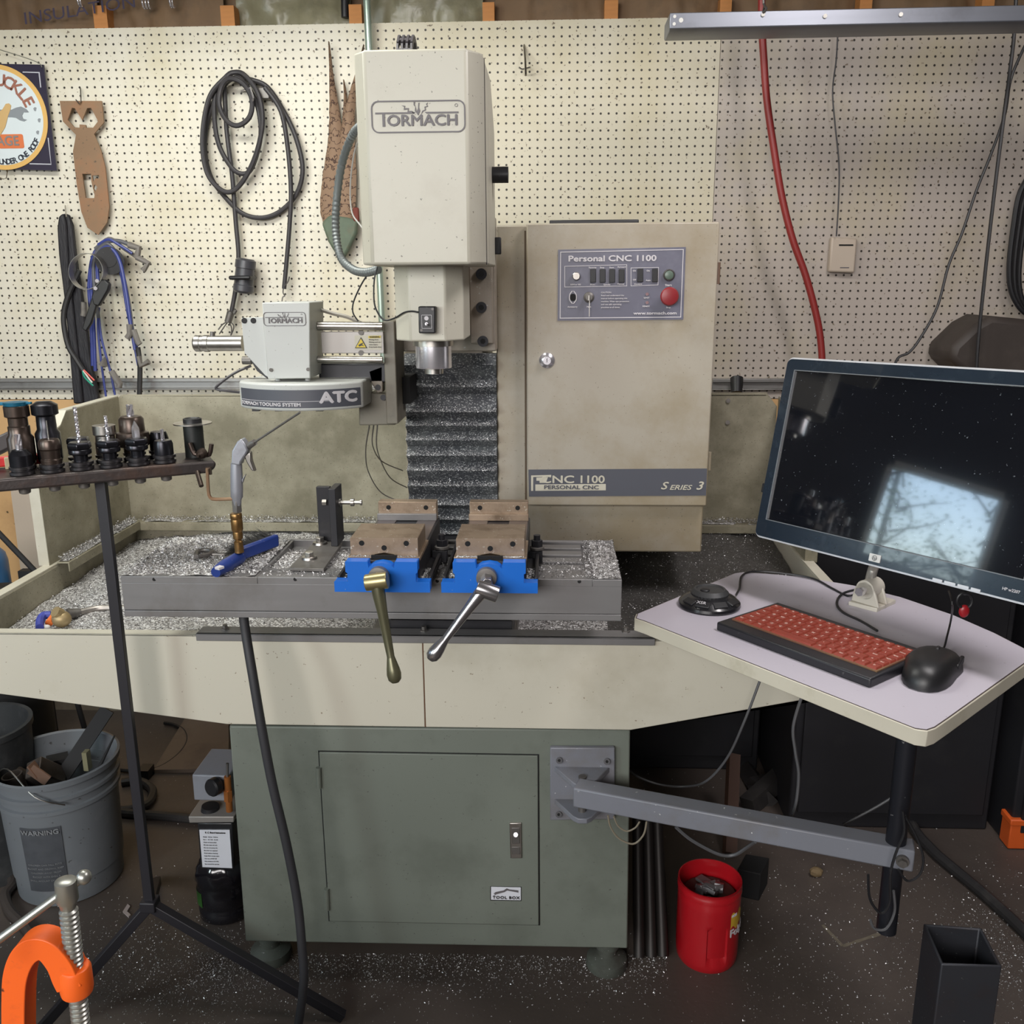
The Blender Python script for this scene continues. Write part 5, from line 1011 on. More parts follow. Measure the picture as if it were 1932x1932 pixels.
yb_ = SY-.012; xa, xb = P(1046, 1450, yb_).x, P(1150, 1450, yb_).x; xm = (xa+xb)/2
for zt_ in (P(1100, 1447, yb_).z, P(1100, 1508, yb_).z):
    mb = MB().prism([V((xa, yb_, zt_-.011)), V((xm-.018, yb_-.060, zt_-.011)), V((xm-.008, yb_-.068, zt_-.011)), V((xm+.008, yb_-.068, zt_-.011)), V((xm+.018, yb_-.060, zt_-.011)), V((xb, yb_, zt_-.011))], (0, 0, .011)); mb.build('pivot_lug', arm_m, t, bev=.0015)
zz = P(1100, 1447, yb_).z; MB().cyl((xm, yb_-.04, zz-.08), (xm, yb_-.04, zz+.003), .008, n=20).build('pivot_pin', dsteel, t)
gc = pm('grey_cord', (.09, .09, .095), .5); tc = pm('tan_wire', (.22, .19, .14), .5)
for px, Y, r, mt, lab in (
  (((1437, 1275), (1405, 1360), (1372, 1430), (1332, 1474), (1292, 1484), (1245, 1480), (1205, 1466), (1190, 1455)), [1.55, 1.55, 1.6, 1.65, 1.7, 1.7, 1.72, 1.75], .0024, gc, 'thin grey cable swooping from under the desk to behind the stand'),
  (((1516, 1305), (1497, 1370), (1501, 1420), (1507, 1460), (1503, 1510), (1495, 1540)), 1.56, .0030, gc, 'dark cable hanging straight down under the desk'),
  (((1275, 1560), (1305, 1585), (1355, 1611), (1385, 1613), (1410, 1598), (1425, 1588)), [1.55, 1.55, 1.55, 1.55, 1.53, 1.50], .0034, gc, 'dusty cable sagging below the swing arm above the red can'),
  (((1590, 1556), (1625, 1538), (1658, 1520), (1690, 1500)), 1.58, .0026, gc, 'short cable running up behind the desk pole'),
  (((1147, 1538), (1152, 1560), (1168, 1582), (1195, 1592), (1214, 1575), (1220, 1550)), 1.575, .0019, tc, 'tan wire loop hanging under the arm bracket, outermost'),
  (((1158, 1540), (1166, 1558), (1182, 1568), (1198, 1562), (1207, 1550)), 1.575, .0017, tc, 'tan wire loop hanging under the arm bracket, innermost'),
  (((1703, 1530), (1706, 1570), (1690, 1610), (1680, 1650), (1679, 1700), (1665, 1723), (1650, 1712), (1640, 1690), (1638, 1650)), 1.335, .0022, black, 'thin black cable looping around the lower desk pole'),
  (((1708, 1540), (1730, 1580), (1742, 1620), (1735, 1650), (1712, 1662), (1695, 1640)), 1.34, .0020, black, 'thin black cable looping off the end of the swing arm'),
  (((1686, 1680), (1688, 1720), (1672, 1752), (1650, 1752), (1642, 1735)), 1.345, .0022, gc, 'grey cable end curled at the foot of the desk pole')):
    wire(PL(px, Y), r, 'loose_cable', mt, lab, 'cable')

# ------------------------------------------------------------------ monitor
Mx = V((.608, -.793, .016)).normalized(); My = V((.778, .592, -.210)).normalized(); Mz = V((.157, .140, .978)).normalized()
TLp = V((.441, 1.747, H-.143)); MW, MH = .515, .335
def mp(u, v, n=0): return TLp+Mx*u-Mz*v-My*n   # n>0 towards the viewer
def muv(x, y): d = ray(x, y); k = ((TLp-V((0, 0, H))).dot(My))/d.dot(My); q = V((0, 0, H))+d*k-TLp; return q.dot(Mx), -q.dot(Mz)
t = thing('monitor', 'wide black computer monitor with silver edge, switched off, on the desk', 'monitor', mp(.26, .34, -.03))
def mplate(outs, n0, d): 
    return MB().plate([[(u, -v) for u, v in o] for o in outs], (TLp-My*n0, Mx, Mz, -My), -d)
def mrect(u0, v0, u1, v1, r): return [(u+(u0+u1)/2, v+(v0+v1)/2) for u, v in rrect(u1-u0, v1-v0, r)]
BU, BT, BB = .020, .021, .034
mplate([mrect(0, 0, MW, MH, .010), mrect(BU, BT, MW-BU, MH-BB, .001)], 0, .022).build('bezel', pm('glossy_bezel', (.012, .02, .032), .22, var=.3, vs=8, coat=.5, dirt=((.06, .08, .10), .25, 9)), t, bev=.0015)
mplate([mrect(-.0025, -.0035, MW+.0025, MH+.0035, .012), mrect(.004, .004, MW-.004, MH-.004, .008)], -.004, .010).build('silver_rim', pm('silver_rim', (.60, .60, .62), .3, metal=.2, var=.03), t, bev=.001)
mplate([mrect(BU-.002, BT-.002, MW-BU+.002, MH-BB+.002, .001)], -.0035, .004).build('screen', pm('dark_screen', (.005, .006, .009), .06, var=.3, coat=1., speck=((.16, .18, .20), .06, 170)), t)
mplate([mrect(BU-.0015, BT-.0015, MW-BU+.0015, MH-BB+.0015, .001), mrect(BU, BT, MW-BU, MH-BB, .001)], .0005, .001).build('screen_edge', pm('edge_grey', (.16, .17, .18), .3), t)
mplate([mrect(.015, .015, MW-.015, MH-.015, .02)], -.014, .045).build('rear_shell', black, t, bev=.008)
u, v = muv(1651, 1053); mplate([mrect(u-.0105, v-.0065, u+.0105, v+.0065, .001)], .0016, .002).build('badge', pm('badge_silver', (.62, .62, .60), .3), t)
def mfr(u, v, n): return (mp(u, v, n), Mx, Mz, -My)
mb = MB(); mb.plate([[(math.cos(i*.3)*.0045, math.sin(i*.3)*.0045) for i in range(21)], [(math.cos(i*.3)*.0038, math.sin(i*.3)*.0038) for i in range(21)]], mfr(u, v, .0018), .0003); mb.text('hp', .0075, mfr(u, v, .0018), th=.0003, shear=.3); mb.build('badge_logo', inkm := pm('badge_ink', (.03, .03, .03), .4), t)
u, v = muv(1908, 1114); MB().text('HP w2207', .0062, mfr(u, v, .0005), wide=1.0, bold=.0001, th=.0003).build('model_text', ink, t)
for xa_, xb_, ya_, yb__ in ((1759, 1778, 1096, 1101), (1781, 1803, 1102, 1107), (1806, 1828, 1108, 1114), (1831, 1850, 1115, 1120)):
    u0, v0 = muv(xa_, ya_); u1, v1 = muv(xb_, yb__); mplate([mrect(u0, MH-.0035, u1-.001, MH+.0008, .0005)], .001, .002).build('front_button', pm('silver_rim', (.6,)*3), t)
MB().box(mp(-.004, .245, -.006), (.008, .006, .018), Matrix((Mx, My, Mz)).transposed()).build('side_latch', black, t, bev=.002)
bs_ = PZ(1645, 1142, DZ)
t = thing('monitor_mount', 'off-white cast clamp base holding the monitor arm on the desk', 'bracket', bs_)
def dpt(x, y, z=DZ): return PZ(x, y, z)
MB().prism([dpt(1600, 1142), dpt(1654, 1156), dpt(1690, 1139), dpt(1640, 1125)], (0, 0, .008)).build('base_plate', cast, t, bev=.0015)
q0 = dpt(1637, 1137, DZ+.008); du = (dpt(1690, 1139)-dpt(1640, 1125)).normalized(); dv = V((-du.y, du.x, 0))
mb = MB()
for k_ in (-1, 1):
    pts = [(-.026, 0), (-.022, .024), (-.013, .040), (0, .045), (.013, .040), (.021, .024), (.030, 0)]; o_ = q0+dv*(.014*k_)
    mb.prism([o_+du*a+V((0, 0, b)) for a, b in pts], dv*.006)
mb.build('cast_yoke', cast, t, bev=.002)
hc = q0+V((0, 0, .028)); MB().cyl(hc-dv*.014, hc+dv*.024, .018, n=24).build('hub', cast, t)
MB().cyl(hc-dv*.030, hc+dv*.03, .005, n=12).cyl(hc-dv*.034, hc-dv*.024, .0085, n=6).build('hub_bolt', chrome, t)
MB().tube([hc, hc+V((.012, .015, .04)), mp(.26, .30, -.04)], [.010, .009, .009], n=12).build('support_arm', pm('grey_cast', (.36, .34, .31), .4, metal=.4), t)
t = thing('key_fob', 'red key fob on a black ring hanging below the monitor', 'key fob', P(1819, 1160, 1.42))
MB().tube([P(1820+14*math.cos(a), 1133+14*math.sin(a), 1.43) for a in [i*.628 for i in range(10)]], .0025, n=8, closed=True, sm=3).build('ring', black, t); MB().ell(P(1819, 1153, 1.43), (.0085, .005, .011)).build('red_tab', red, t); MB().cyl(P(1822, 1105, 1.44), P(1820, 1122, 1.43), .003).build('strap', black, t)

# ------------------------------------------------------------------ keyboard, mouse, jog controller
kz = DZ+.016; k00, k10, k01 = PZ(1352, 1173, kz), PZ(1643, 1281, kz), PZ(1447, 1129, kz)
ku = (k10-k00).normalized(); KW = (k10-k00).length; kv = V((-ku.y, ku.x, 0)); KD = min(.20, (k01-k00).dot(kv))
t = thing('keyboard', 'compact black keyboard with a red key cover on the desk', 'keyboard', k00*.5+k10*.5-V((0, 0, .016)))
Rk = Matrix((ku, kv, V((0, 0, 1)))).transposed()
def kp(a, b, z=0): return k00+ku*a+kv*b+V((0, 0, z))
MB().box(kp(KW/2, KD/2, -.008), (KW, KD, .016), Rk).build('case', pm('keyboard_black', (.012, .012, .015), .4, speck=((.06, .06, .06), .1, 150)), t, bev=.003)
kx0, kx1, ky0, ky1 = .012, KW-.010, .030, KD-.022
MB().box(kp((kx0+kx1)/2, (ky0+ky1)/2, .0010), (kx1-kx0+.004, ky1-ky0+.004, .002), Rk).build('key_cover', pm('cover_film', (.16, .075, .045), .35, dirt=((.22, .17, .08), .3, 12)), t)
rows = [['Ctrl', 'Fn', 'Win', 'Alt', ' '*5, 'Alt', 'Fn', 'Ctrl', '<', 'v', '>'], ['Shift', *'ZXCVBNM,./', 'Shift', '^', 'End'], ['Caps', *"ASDFGHJKL;'", 'Enter', 'PgDn'], ['Tab', *'QWERTYUIOP[]', '\\', 'PgUp'], ['`', *'1234567890-=', 'Back', 'Home'], ['Esc', 'F1', 'F2', 'F3', 'F4', 'F5', 'F6', 'F7', 'F8', 'F9', 'F10', 'F11', 'F12', 'Pr', 'Del']]
wd = {' '*5: 4.2, 'Shift': 1.9, 'Caps': 1.6, 'Enter': 1.6, 'Tab': 1.4, 'Back': 1.5}
legend = MB(); rh = (ky1-ky0)/6; proto = {}; kred = pm('key_red', (.24, .040, .024), .45, var=.15, vs=60)
for r_, row in enumerate(rows):
    tot = sum(wd.get(k_, 1) for k_ in row); un = (kx1-kx0)/tot; a = kx0
    for k_ in row:
        w_ = un*wd.get(k_, 1); cpt = kp(a+w_/2, ky0+rh*(r_+.5), .002); key = round(w_, 4)
        if key not in proto:
            hw_, hh = w_/2-.0011, rh/2-.0012; mb = MB(); b4 = [cpt+ku*i*hw_+kv*j*hh for i, j in ((-1, -1), (1, -1), (1, 1), (-1, 1))]; t4 = [cpt+ku*i*(hw_-.0014)+kv*j*(hh-.0014)+V((0, 0, .0028)) for i, j in ((-1, -1), (1, -1), (1, 1), (-1, 1))]
            mb.hexa(b4, t4); o = mb.build('key', kred, t); proto[key] = (o, cpt)
        else:
            o0, c0_ = proto[key]; o = o0.copy(); C.objects.link(o); o.parent = t; o.location = o0.location+(cpt-c0_)
        if k_.strip(): legend.text(k_, .0068 if len(k_) == 1 else .0038, (cpt+V((0, 0, .0030)), ku, kv, V((0, 0, 1))), th=.0002, bold=.0002)
        a += w_
legend.build('key_legends', pm('legend_pink', (.62, .42, .36), .5), t)
MB().text('PERIXX', .006, (kp(.045, KD-.010, .0003), ku, kv, V((0, 0, 1))), th=.0002, wide=1.2).build('brand_text', pm('faint_grey', (.25, .25, .25), .5), t) if False else None
ma, mb_ = PZ(1733, 1306, DZ), PZ(1777, 1238, DZ); mu = (mb_-ma).normalized(); mv = V((-mu.y, mu.x, 0)); ML = (mb_-ma).length; mc = (ma+mb_)/2
t = thing('computer_mouse', 'black ergonomic mouse beside the right end of the keyboard', 'mouse', mc)
n1, n2 = 20, 12; vs = []
ML2 = max(.118, ML)
for i in range(n2+1):
    f = i/n2
    for j in range(n1):
        a = 2*math.pi*j/n1; rr_ = math.cos(f*math.pi/2)**.55; lx = ML2/2*math.copysign(abs(math.cos(a))**.85, math.cos(a))*(rr_ if math.cos(a) < 0 else rr_**.7); ly = .039*math.copysign(abs(math.sin(a))**.8, math.sin(a))*rr_*(1.08 if math.cos(a) > 0 else .95)
        vs.append(mc+mu*lx+mv*ly+V((0, 0, .002+.031*math.sin(f*math.pi/2)*(1-.30*lx/(ML2/2)))))
MB().add(vs, [(i*n1+j, i*n1+(j+1) % n1, (i+1)*n1+(j+1) % n1, (i+1)*n1+j) for i in range(n2) for j in range(n1)]+[tuple(range(n1))[::-1]]).build('shell', pm('mouse_black', (.010, .010, .011), .42, var=.1), t, ang=60)
MB().box(mc+mu*.038+V((0, 0, .028)), (.014, .006, .006), Matrix((mu, mv, V((0, 0, 1)))).transposed()).build('scroll_wheel', black, t, bev=.002)
MB().box(mc+mu*.03-mv*.034+V((0, 0, .014)), (.045, .006, .012), Matrix((mu, mv, V((0, 0, 1)))).transposed()).build('side_wing', black, t, bev=.002)
wire([mc+mu*.052+V((0, 0, .012)), PZ(1781, 1222, DZ+.01), PZ(1787, 1200, DZ+.02), PZ(1794, 1170, DZ+.03), P(1797, 1140, 1.42), P(1790, 1115, 1.46)], .0017, 'mouse_cable', black, 'thin black mouse cable rising behind the monitor', 'cable')
jc = PZ(1338, 1143, DZ); t = thing('jog_controller', 'round black jog wheel controller at the left end of the desk', 'controller', jc)
jr = (PZ(1397, 1143, DZ)-PZ(1280, 1143, DZ)).length/2
MB().lathe(jc, (0, 0, 1), [(jr*.97, 0), (jr, .004), (jr*.98, .009), (jr*.8, .018), (jr*.6, .023), (jr*.56, .022)], n=48).build('base', pm('jog_black', (.010, .010, .012), .25, coat=.3), t)
mb = MB(); n = 72; vs = []; j2 = jc+V((.002, .012, 0))
for r, z in ((.60, .018), (.60, .023), (.50, .030), (.44, .030), (.42, .028)):
    for i in range(n): a = 2*math.pi*i/n; q = jr*r*(1+(.025 if (i % 2 and z < .025) else 0)); vs.append(j2+V((math.cos(a)*q, math.sin(a)*q, z)))
mb.add(vs, [(k_*n+i, k_*n+(i+1) % n, (k_+1)*n+(i+1) % n, (k_+1)*n+i) for k_ in range(4) for i in range(n)]+[tuple(range(4*n, 5*n))]); mb.build('jog_wheel', pm('jog_grey', (.035, .036, .038), .5), t)
MB().ell(j2+V((-.010, -.006, .029)), (.009, .009, .003)).build('finger_dimple', black, t)
for a_ in (-150, -115, -75, -35): q = R_(a_); MB().box(jc+V((math.cos(q)*jr*.80, math.sin(q)*jr*.80, .017)), (.014, .026, .003), Matrix.Rotation(q, 3, 'Z') @ Matrix.Rotation(R_(25), 3, 'Y')).build('button', black, t, bev=.001)
nu = V((.85, -.45, 0)).normalized(); MB().text('XSR', .010, (jc+V((math.cos(R_(-118))*jr*.80, math.sin(R_(-118))*jr*.80, .0205)), nu, V((.4, .8, .4)).normalized(), V((-.1, -.4, .9)).normalized()), th=.0003).build('button_text', ink, t)
wire([PZ(1389, 1122, DZ+.012), PZ(1395, 1110, DZ+.006), PZ(1400, 1086, DZ+.004), PZ(1425, 1078, DZ+.004), PZ(1480, 1082, DZ+.004), PZ(1535, 1092, DZ+.004), PZ(1570, 1110, DZ+.003), PZ(1600, 1124, DZ+.003), PZ(1625, 1116, DZ+.014)], .0021, 'controller_cable', black, 'thin black cable from the jog controller along the back of the desk', 'cable')
wire([PZ(1655, 1190, DZ+.01), PZ(1625, 1172, DZ+.004), PZ(1590, 1155, DZ+.004), PZ(1579, 1138, DZ+.004), PZ(1590, 1120, DZ+.006), PZ(1622, 1111, DZ+.014)], .0024, 'keyboard_cable', black, 'black keyboard cable curving to the monitor mount', 'cable')

# ------------------------------------------------------------------ floor things, left
bc = PZ(108, 1716, 0)+V((0, .128, 0)); bk_ = pm('grey_bucket', (.16, .175, .19), .5, var=.25, vs=4, dirt=((.30, .30, .31), .25, 5), speck=((.06, .06, .06), .15, 60))
c_in = P(92, 1440, bc.y); bc.x = (bc.x*.4+c_in.x*.6)
t = thing('scrap_bucket', 'grey plastic five gallon bucket full of metal offcuts', 'bucket', bc)
prof = [(.118, 0), (.123, .004), (.132, .255), (.141, .257), (.141, .266), (.134, .268), (.135, .288), (.143, .290), (.143, .298), (.136, .300), (.137, .322), (.146, .325), (.147, .338), (.141, .340), (.137, .336), (.128, .06), (.115, .05)]
MB().lathe(bc, (0, 0, 1), prof, n=56).build('shell', bk_, t)
pts = [bc+V((.147*math.cos(a), .147*math.sin(a), .285-.02*math.sin(-a))) for a in [R_(-60+q*(-160)/10) for q in range(11)]]
MB().tube([bc+V((-.15, -.02, .29)), bc+V((-.06, -.10, .36)), bc+V((.03, -.15, .318)), bc+V((.085, -.128, .285))], .0018, n=6).build('bail_wire', steel, t)
def wrapb(z0, a0, r):
    def f_(u, v, w_): a = a0+u/r; rr_ = r+.001+.009*(z0+v)/.25; return V((bc.x+(rr_+w_)*math.sin(a), bc.y-(rr_+w_)*math.cos(a), bc.z+z0+v))
    return f_
mb = MB(); fu = wrapb(.15, .12, .1265); n = 12
vs = [fu(-.045+.09*i/n, v, 0) for i in range(n+1) for v in (.075, -.10)]
mb.add(vs, [(2*i, 2*i+1, 2*i+3, 2*i+2) for i in range(n)]); lb = mb.build('warning_print', pm('bucket_print', (.07, .075, .085), .5, var=.3, vs=40), t)
mb = MB().text('WARNING', .017, None, bold=.0004, warp=wrapb(.213, .12, .128))
for i, s_ in enumerate(('CHILDREN CAN FALL INTO', 'BUCKET AND DROWN. KEEP', 'CHILDREN AWAY FROM', 'BUCKET WITH EVEN A', 'SMALL AMOUNT OF LIQUID')): mb.text(s_, .0062, None, warp=wrapb(.125-i*.011, .12, .128))
mb.build('warning_letters', pm('print_pale', (.24, .25, .26), .5), t)
blk = pm('black_bar', (.009, .009, .010), .75, var=.3); scrap = pm('scrap_steel', (.10, .085, .075), .5, metal=.6, var=.4, vs=14, dirt=((.06, .035, .02), .4, 20))
def sc(nm, lab, mb, mt, **k): return tag(mb.build(nm, mt, **k), lab, 'metal offcut', 'offcuts in the grey bucket')
b0 = bc+V((0, 0, .30))
sc('flat_bar', 'long black flat bar leaning out of the grey bucket to the upper right', sqtube(P(75, 1530, bc.y-.02), P(203, 1338, bc.y+.10), .035, .010), blk)
sc('thin_rod', 'thin dark pointed rod sticking out at the right rim of the grey bucket', MB().cyl(P(172, 1480, bc.y), P(216, 1388, bc.y+.02), .006, .002), blk)
def otube(a, b, r): d = (b-a).normalized(); return MB().lathe(a, d, [(r*.85, .01), (r*.85, (b-a).length), (r, (b-a).length), (r, 0), (r*.85, 0)], n=24, cap=False)
sc('pipe_offcut', 'short round pipe offcut standing at the left of the grey bucket', otube(bc+V((-.07, -.03, .16)), P(22, 1462, bc.y-.04), .024), scrap)
sc('round_bar', 'solid round bar end with a bright cut face in the grey bucket', MB().cyl(bc+V((.0, .02, .2)), P(4, 1436, bc.y+.0), .013), scrap)
sc('square_tube_offcut', 'square steel tube offcut lying tilted in the middle of the grey bucket', sqtube(P(112, 1470, bc.y+.02), P(62, 1448, bc.y-.03), .045, .045), scrap, bev=.003)
sc('angle_offcut', 'small copper-edged angle offcut in the grey bucket', MB().box(P(74, 1462, bc.y-.06), (.05, .004, .03), Matrix.Rotation(R_(40), 3, 'Y')).box(P(66, 1452, bc.y-.05), (.004, .03, .035), Matrix.Rotation(R_(-30), 3, 'Y')), pm('copper_edge', (.35, .22, .16), .4, metal=.6))
sc('brass_offcut', 'small yellowish flat offcut standing at the back right of the grey bucket', MB().box(P(164, 1434, bc.y+.04), (.012, .02, .05)), pm('yellow_metal', (.30, .28, .17), .5, metal=.4))
sc('gray_block', 'dark steel block near the back of the grey bucket', MB().box(P(110, 1445, bc.y+.05), (.05, .04, .05), Matrix.Rotation(R_(30), 3, 'Z')), blk)
b2 = V((P(50, 1395, 2.02).x-.128, 2.03, 0)); t = thing('dark_pail', 'dark pail half hidden behind the grey bucket at the left edge', 'bucket', b2); MB().lathe(b2, (0, 0, 1), [(.10, 0), (.12, .39), (.125, .39), (.125, .405), (.115, .405), (.095, .03)], n=40).build('shell', pm('dark_pail', (.03, .032, .034), .5, dirt=((.12, .12, .12), .3, 8)), t)
tag(MB().cyl((P(62, 1350, 2.25).x-.12, 2.32, 0), (P(62, 1350, 2.25).x-.12, 2.32, .64), .12, n=32).build('black_drum', blk), 'large black drum under the tray at the far left edge', 'drum')
tag(sqtube(PZ(97, 1402, .0), PZ(97, 1402, .0)+V((0, 0, .60)), .042, .03).build('black_post', blk), 'black post under the tray behind the grey bucket', 'post')
rt = PZ(-40, 1250, 0); bt = P(-42, 1060, 2.62); t = thing('blue_cylinder', 'blue gas cylinder standing behind the tray at the left edge', 'gas cylinder', (bt.x, 2.62, 0)); zt5 = P(-42, 1028, 2.62).z
MB().lathe((bt.x, 2.62, 0), (0, 0, 1), [(.080, 0), (.083, .01), (.083, zt5-.06), (.078, zt5-.035), (.06, zt5-.012), (.03, zt5)], n=40).build('cylinder_body', pm('cylinder_blue', (.03, .13, .30), .35, var=.2, dirt=((.01, .02, .06), .3, 6)), t)
tag(MB().cyl(P(-60, 945, 2.35), P(78, 1090, 2.35), .0075).cyl(P(78, 1090, 2.35), V((P(78, 1090, 2.35).x, 2.35, 0))+V((.1, 0, 0)), .0075).build('thin_black_pipe', blk), 'thin black pipe slanting behind the tray at the left edge', 'pipe')
tag(ppx(MB(), ((20, 925), (62, 925), (100, 1075), (40, 1085)), 3.12, .02).build('pale_streak', pm('pale_streak', (.50, .42, .34), .5, var=.1)), 'thin slab standing in for a pale streak on the plywood left of the splash guard', 'board')  # slab made up to show a paler streak of the plywood
# floor cord, hose and board
wire([PZ(x, y, .012) for x, y in ((230, 1476), (262, 1474), (287, 1490), (280, 1515), (250, 1527), (215, 1530))]+[PZ(x, y, .03) for x, y in ((200, 1535),)], .013, 'floor_hose', rubber, 'thick dark hose loop on the floor right of the grey bucket', 'hose', n=10)
wire([PZ(x, y, .012) for x, y in ((218, 1532), (260, 1536), (310, 1540), (362, 1545), (440, 1552))], .013, 'floor_hose', rubber, 'thick dark hose lying straight towards the pump unit', 'hose', n=10)
wire([PZ(x, y, .008) for x, y in ((215, 1452), (260, 1455), (300, 1448), (335, 1425), (352, 1400), (348, 1380), (330, 1368), (310, 1364))], .006, 'extension_cord', black, 'dark cord curving on the floor behind the tool stand', 'cord')
tag(MB().box(PZ(275, 1456, .016), (.035, .045, .03)).build('cord_plug', black), 'small dark plug block on the floor cord', 'plug')
tag(MB().prism([PZ(x, y, .001) for x, y in ((355, 1352), (432, 1362), (432, 1448), (360, 1458), (290, 1459))], (0, 0, .012)).build('scrap_board', pm('grey_board', (.17, .13, .10), .7, var=.2, dirt=((.08, .06, .05), .4, 6))), 'greyish scrap board lying on the floor left of the stand', 'board')
wire([PZ(x, y, .012) for x, y in ((10, 1640), (25, 1665), (10, 1690), (20, 1720), (45, 1745), (60, 1765))], .012, 'floor_hose', pm('brown_hose', (.05, .04, .035), .6), 'brown hose on the floor in front of the grey bucket', 'hose', n=10)
tag(MB().prism([PZ(x, y, .0) for x, y in ((232, 1722), (241, 1708), (246, 1712), (240, 1722), (247, 1728), (243, 1732))], (0, 0, .004)).build('curled_offcut', pm('pale_shaving', (.42, .36, .34), .4)), 'small curled pale shaving on the floor beside the tripod hub', 'shaving')

# lubricator on the side of the stand
LY = 1.80; t = thing('lubricator', 'grey lubrication pump with gauge and reservoir hung on the left side of the stand', 'pump', P(405, 1640, LY))
gb = pm('pump_grey', (.22, .23, .26), .45, var=.1, dirt=((.12, .11, .10), .3, 10))
mb = MB().hexa([P(362, 1462, LY), P(432, 1464, LY), P(436, 1512, LY), P(366, 1510, LY)], [q+V((0, .12, 0)) for q in (P(362, 1462, LY), P(432, 1464, LY), P(436, 1512, LY), P(366, 1510, LY))]); mb.build('pump_housing', gb, t, bev=.003)
ppx(MB(), ((355, 1541), (441, 1541), (441, 1552), (357, 1553)), LY-.02, .12).build('flange', pm('pump_flange', (.30, .28, .26), .45, metal=.4), t, bev=.002)
MB().cyl(P(397, 1533, LY+.01), P(397, 1520, LY+.01), .022, .019).build('filler_cap', black, t); MB().cyl(P(397, 1541, LY+.01), P(397, 1533, LY+.01), .027).build('filler_neck', black, t)
g = P(405, 1490, LY-.03); MB().lathe(g+V((0, .02, 0)), (-.5, -1, .1), [(.017, 0), (.020, .004), (.020, .018), (.017, .022)], n=28).build('gauge', black, t); MB().cyl(g+V((.0, .02, 0)), P(430, 1495, LY+.02), .006).build('gauge_pipe', dsteel, t)
MB().cyl(P(429, 1465, LY-.01), P(433, 1530, LY-.01), .0075).cyl(P(430, 1490, LY-.01), P(431, 1510, LY-.01), .0100, n=6).build('orange_fitting', pm('copper_orange', (.42, .15, .04), .35, metal=.5), t)
MB().cyl(P(429, 1440, LY-.01), P(429, 1466, LY-.01), .003).build('thin_tube', dsteel, t)
ppx(MB(), ((372, 1553), (438, 1553), (441, 1642), (378, 1640)), LY-.01, .09).build('reservoir', pm('smoky_reservoir', (.02, .02, .022), .25), t, bev=.003)
lb = ppx(MB(), ((376, 1566), (433, 1566), (438, 1638), (382, 1636)), LY-.013, .002).build('instruction_label', pm('label_white', (.66, .67, .72), .4), t)
mb = MB().text('K. C. Board Instructions', .0055, front(P(406, 1571, LY-.0135)), bold=.0001, wide=.85)
for i in range(11): mb.text(('Model   Series  Volume', 'No 1   AC 220   Hz 50', 'Check oil level often', 'Fill with clean oil only', 'Do not run pump dry', 'Set timer as required', 'Drain before cleaning', 'Keep filter screen clean', 'Use way oil ISO 68', 'Max pressure 0.5 MPa', 'See manual for service')[i], .0036, front(P(383+i*.35, 1579+i*5.1, LY-.0135)), align='LEFT')
mb.build('label_text', pm('label_ink', (.03,)*3), lb)
jb = PZ(408, 1757, 0)+V((0, .06, 0)); t = thing('oil_jug', 'shiny black oil jug with spiral ribs on the floor beside the stand', 'jug', jb)
mb = MB(); n = 40; vs = []; prof = [(.050, 0), (.058, .006), (.059, .03), (.055, .036), (.059, .042), (.060, .085), (.056, .092), (.060, .10), (.060, .125), (.052, .145), (.032, .160), (.018, .165), (.018, .18)]
for k_, (r, z) in enumerate(prof):
    for i in range(n): a = 2*math.pi*i/n; q = r*(1+(.05*math.sin(8*a+z*70) if .095 < z < .155 else 0)); vs.append(jb+V((q*math.cos(a)*1.0, q*math.sin(a)*.8, z)))
mb.add(vs, [(k_*n+i, k_*n+(i+1) % n, (k_+1)*n+(i+1) % n, (k_+1)*n+i) for k_ in range(len(prof)-1) for i in range(n)]+[tuple(range(n)), tuple(range(len(vs)-n, len(vs)))]); mb.build('jug_body', pm('jug_black', (.010, .009, .012), .15, coat=.5), t, ang=60)
mb = MB(); vs = []
for i in range(9):
    a = R_(185+i*6); vs += [jb+V((.0605*math.cos(a), .0485*math.sin(a), .045)), jb+V((.0605*math.cos(a), .0485*math.sin(a), .083))]
mb.add(vs, [(2*i, 2*i+1, 2*i+3, 2*i+2) for i in range(8)]); mb.build('green_label', pm('jug_green', (.03, .11, .02), .4), t)

# ------------------------------------------------------------------ foreground c-clamp on a low bench
Yc = .86
t = thing('c_clamp', 'orange c-clamp with a threaded steel screw in the lower left foreground', 'clamp', P(80, 1990, Yc))
def ribbon(px, wpx, Y, d, nm, mt, bev):
    pts, rr_ = smooth([P(x, y, Y) for x, y in px], 6, False, [w_ for w_ in wpx]); s_ = (P(100, 1850, Y)-P(0, 1850, Y)).length/100; mb = MB(); vs = []; n = len(pts)
    for i, p in enumerate(pts):
        tg = (pts[min(i+1, n-1)]-pts[max(i-1, 0)]).normalized(); nn = tg.cross(V((0, 1, 0))).normalized()*rr_[i]*s_/2
        vs += [p+nn, p-nn, p-nn+V((0, d, 0)), p+nn+V((0, d, 0))]
    mb.add(vs, [(i*4+j, i*4+(j+1) % 4, (i+1)*4+(j+1) % 4, (i+1)*4+j) for i in range(n-1) for j in range(4)]+[(3, 2, 1, 0), tuple(range(4*n-4, 4*n))]); return mb.build(nm, mt, t, bev=bev, segs=3)
ribbon(((24, 2120), (24, 2000), (24, 1890), (28, 1842), (42, 1808), (64, 1793), (88, 1799), (110, 1825), (122, 1852), (130, 1868)), (44, 44, 44, 45, 46, 46, 46, 48, 50, 50), Yc-.004, .026, 'frame', orange, .007)
